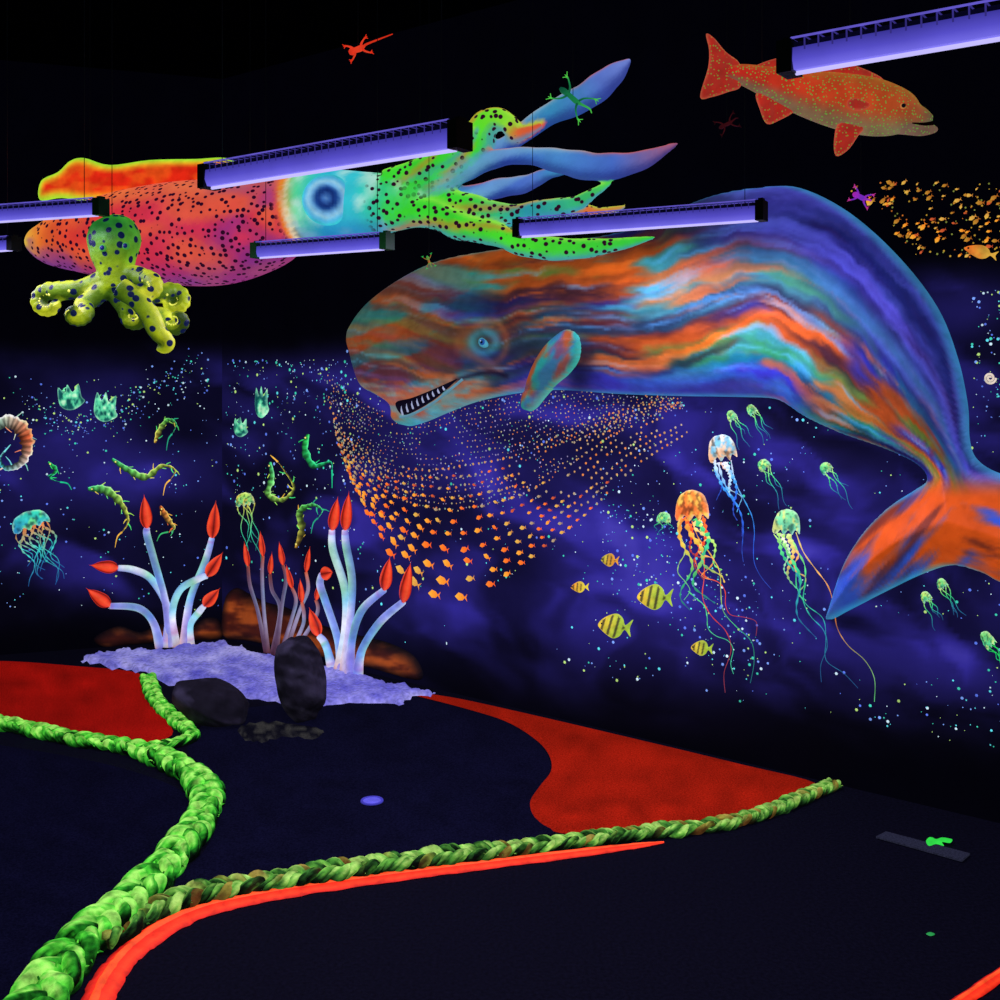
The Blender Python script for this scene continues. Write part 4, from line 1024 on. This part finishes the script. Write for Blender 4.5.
critter(573, 98, 15, .65, 3.9, [(14, 80, 60), (30, 140, 80), (90, 220, 80)], "green toy lizard with spread legs hanging from the ceiling", "lizard", 1.6, .75)
critter(727, 124, 8, -.5, 4.0, [(48, 10, 16), (62, 14, 20), (48, 10, 16)], "very dark red toy lizard hanging from the ceiling", "lizard", 1.6)  # the body colour itself is a very dark red
critter(861, 197, 8, .4, 3.6, [(190, 40, 190), (120, 50, 210), (210, 60, 160)], "small purple toy lizard in front of the mural", "lizard", 1.2, 1.3)
critter(429, 261, 5, 1.2, 4.2, [(40, 190, 80), (180, 90, 40), (50, 200, 90)], "tiny green toy lizard below the squid", "lizard", 1.0)

# ------------------------------------------------------------------ black light fixtures
M_DARK2 = paint("violet_lit_wire", .7, 1, .5, 20, .2)  # violet lamp light on the guard wires, put in as their own glow
def fixture(p0, p1, label, power=10, h=.04, endcol=(12, 18, 18)):
    p0 = Vector(p0); p1 = Vector(p1); d = (p1 - p0); L = d.length; d.normalize(); up = Vector((0, 0, 1)); sd = d.cross(up).normalized(); up = sd.cross(d).normalized()
    if sd.y > 0: sd = -sd
    c = (p0 + p1) / 2
    root = empty("black_light_fixture", c + up * h, label, "lamp", "hanging black light fixtures")
    m = MB(); m.box(c + up * (h * .62), d * (L / 2), sd * (h * .42), up * (h * .12), (26, 26, 60)); mk("housing", m, M_DARK, parent=root, smooth=False)
    m = MB()
    vs = []; prof = [(-.55, .48), (-.6, -.1), (-.42, -.5), (.42, -.5), (.6, -.1), (.55, .48)]
    pc = [(58, 52, 150), (84, 76, 195), (112, 104, 225), (112, 104, 225), (84, 76, 195), (58, 52, 150)]
    for e in (-1, 1):
        for a, b in prof: vs.append(c + d * (L / 2 * e) + sd * (a * h) + up * (b * h))
    fs = [(i, i + 1, i + 7, i + 6) for i in range(5)] + [(5, 0, 6, 11), (0, 1, 2, 3, 4, 5), (6, 7, 8, 9, 10, 11)]
    m.add(vs, fs, [L4(q) for q in pc + pc]); mk("diffuser", m, M_LAMP, "glowing violet diffuser", parent=root, smooth=False)
    m = MB(); m.tube([c - d * (L / 2) - up * (h * .54), c + d * (L / 2) - up * (h * .54)], h * .13, (196, 188, 255), n=10); mk("lamp_tube", m, M_LAMP, "bright lilac tube", parent=root)
    m = MB(); n = int(L / .024)
    for k in range(n + 1):
        q = c + d * (-L / 2 + L * k / n)
        m.tube([q + sd * (h * .6) + up * (h * .3), q + sd * (h * .62) + up * (h * .9), q - sd * (h * .62) + up * (h * .9), q - sd * (h * .6) + up * (h * .3)], .0016, (60, 52, 140), n=5)
    for sg_ in (-1, 1):
        m.tube([c - d * (L / 2) + sd * (h * .62 * sg_) + up * (h * .9), c + d * (L / 2) + sd * (h * .62 * sg_) + up * (h * .9)], .0022, (110, 98, 220), n=5)
    mk("wire_guard", m, M_DARK2, parent=root)
    for e in (-1, 1):
        m = MB(); m.box(c + d * ((L / 2 + .012) * e) + up * (h * .14), d * .014, sd * (h * .68), up * (h * .74), endcol)
        m.box(c + d * ((L / 2 + .012) * e) + up * (h * .95), d * .008, sd * (h * .3), up * (h * .12), endcol); mk("end_cap", m, M_DARK, parent=root, smooth=False)
        wire(root, c + d * (L / 2 * .9 * e) + up * (h * .7))
    ld = bpy.data.lights.new("black_light", 'AREA'); ld.shape = 'RECTANGLE'; ld.size = L * .95; ld.size_y = h
    ld.energy = power; ld.color = (.70, .60, 1.0)
    lo = bpy.data.objects.new("black_light", ld); coll.objects.link(lo); lo.parent = root; lo.location = -up * (h * 1.75)
    rot = Matrix((d, up.cross(d), up)).transposed().to_4x4(); lo.rotation_euler = rot.to_euler()
    return root
def ZP(px, py, z):
    y = (z - CH) * F / (HY - py); return AT(px, py, y)
fixture(ZP(212, 179, 2.15), ZP(456, 139, 2.15), "long violet black light fixture hanging before the squid", 20, .045)
fixture(ZP(522, 230, 2.15), ZP(758, 213, 2.15), "long violet black light fixture hanging close to the whale", 22, .046)
fixture(ZP(796, 61, 2.15), ZP(1075, 12, 2.15), "black light fixture hanging over the orange fish", 12, .038)
fixture(ZP(-150, 226, 2.15), ZP(98, 209, 2.15), "violet black light fixture hanging above the octopus", 12, .038, (20, 50, 26))
fixture(ZP(260, 252, 2.05), ZP(384, 243, 2.05), "short black light fixture hanging below the squid body", 10, .038, (20, 90, 36))
fixture(ZP(-80, 252, 2.10), ZP(12, 245, 2.10), "short black light fixture behind the octopus", 6, .036)

# ------------------------------------------------------------------ world + camera
w = bpy.data.worlds.new("world"); scene.world = w; w.use_nodes = True
w.node_tree.nodes["Background"].inputs[0].default_value = (.02, .02, .05, 1); w.node_tree.nodes["Background"].inputs[1].default_value = .3
cam = bpy.data.cameras.new("camera"); cam.sensor_width = 36; cam.lens = 36 * F / 1000; cam.shift_y = -.125; cam.clip_start = .05
co = bpy.data.objects.new("camera", cam); co.location = EYE; co.rotation_euler = (math.pi / 2, 0, 0); coll.objects.link(co)
scene.camera = co
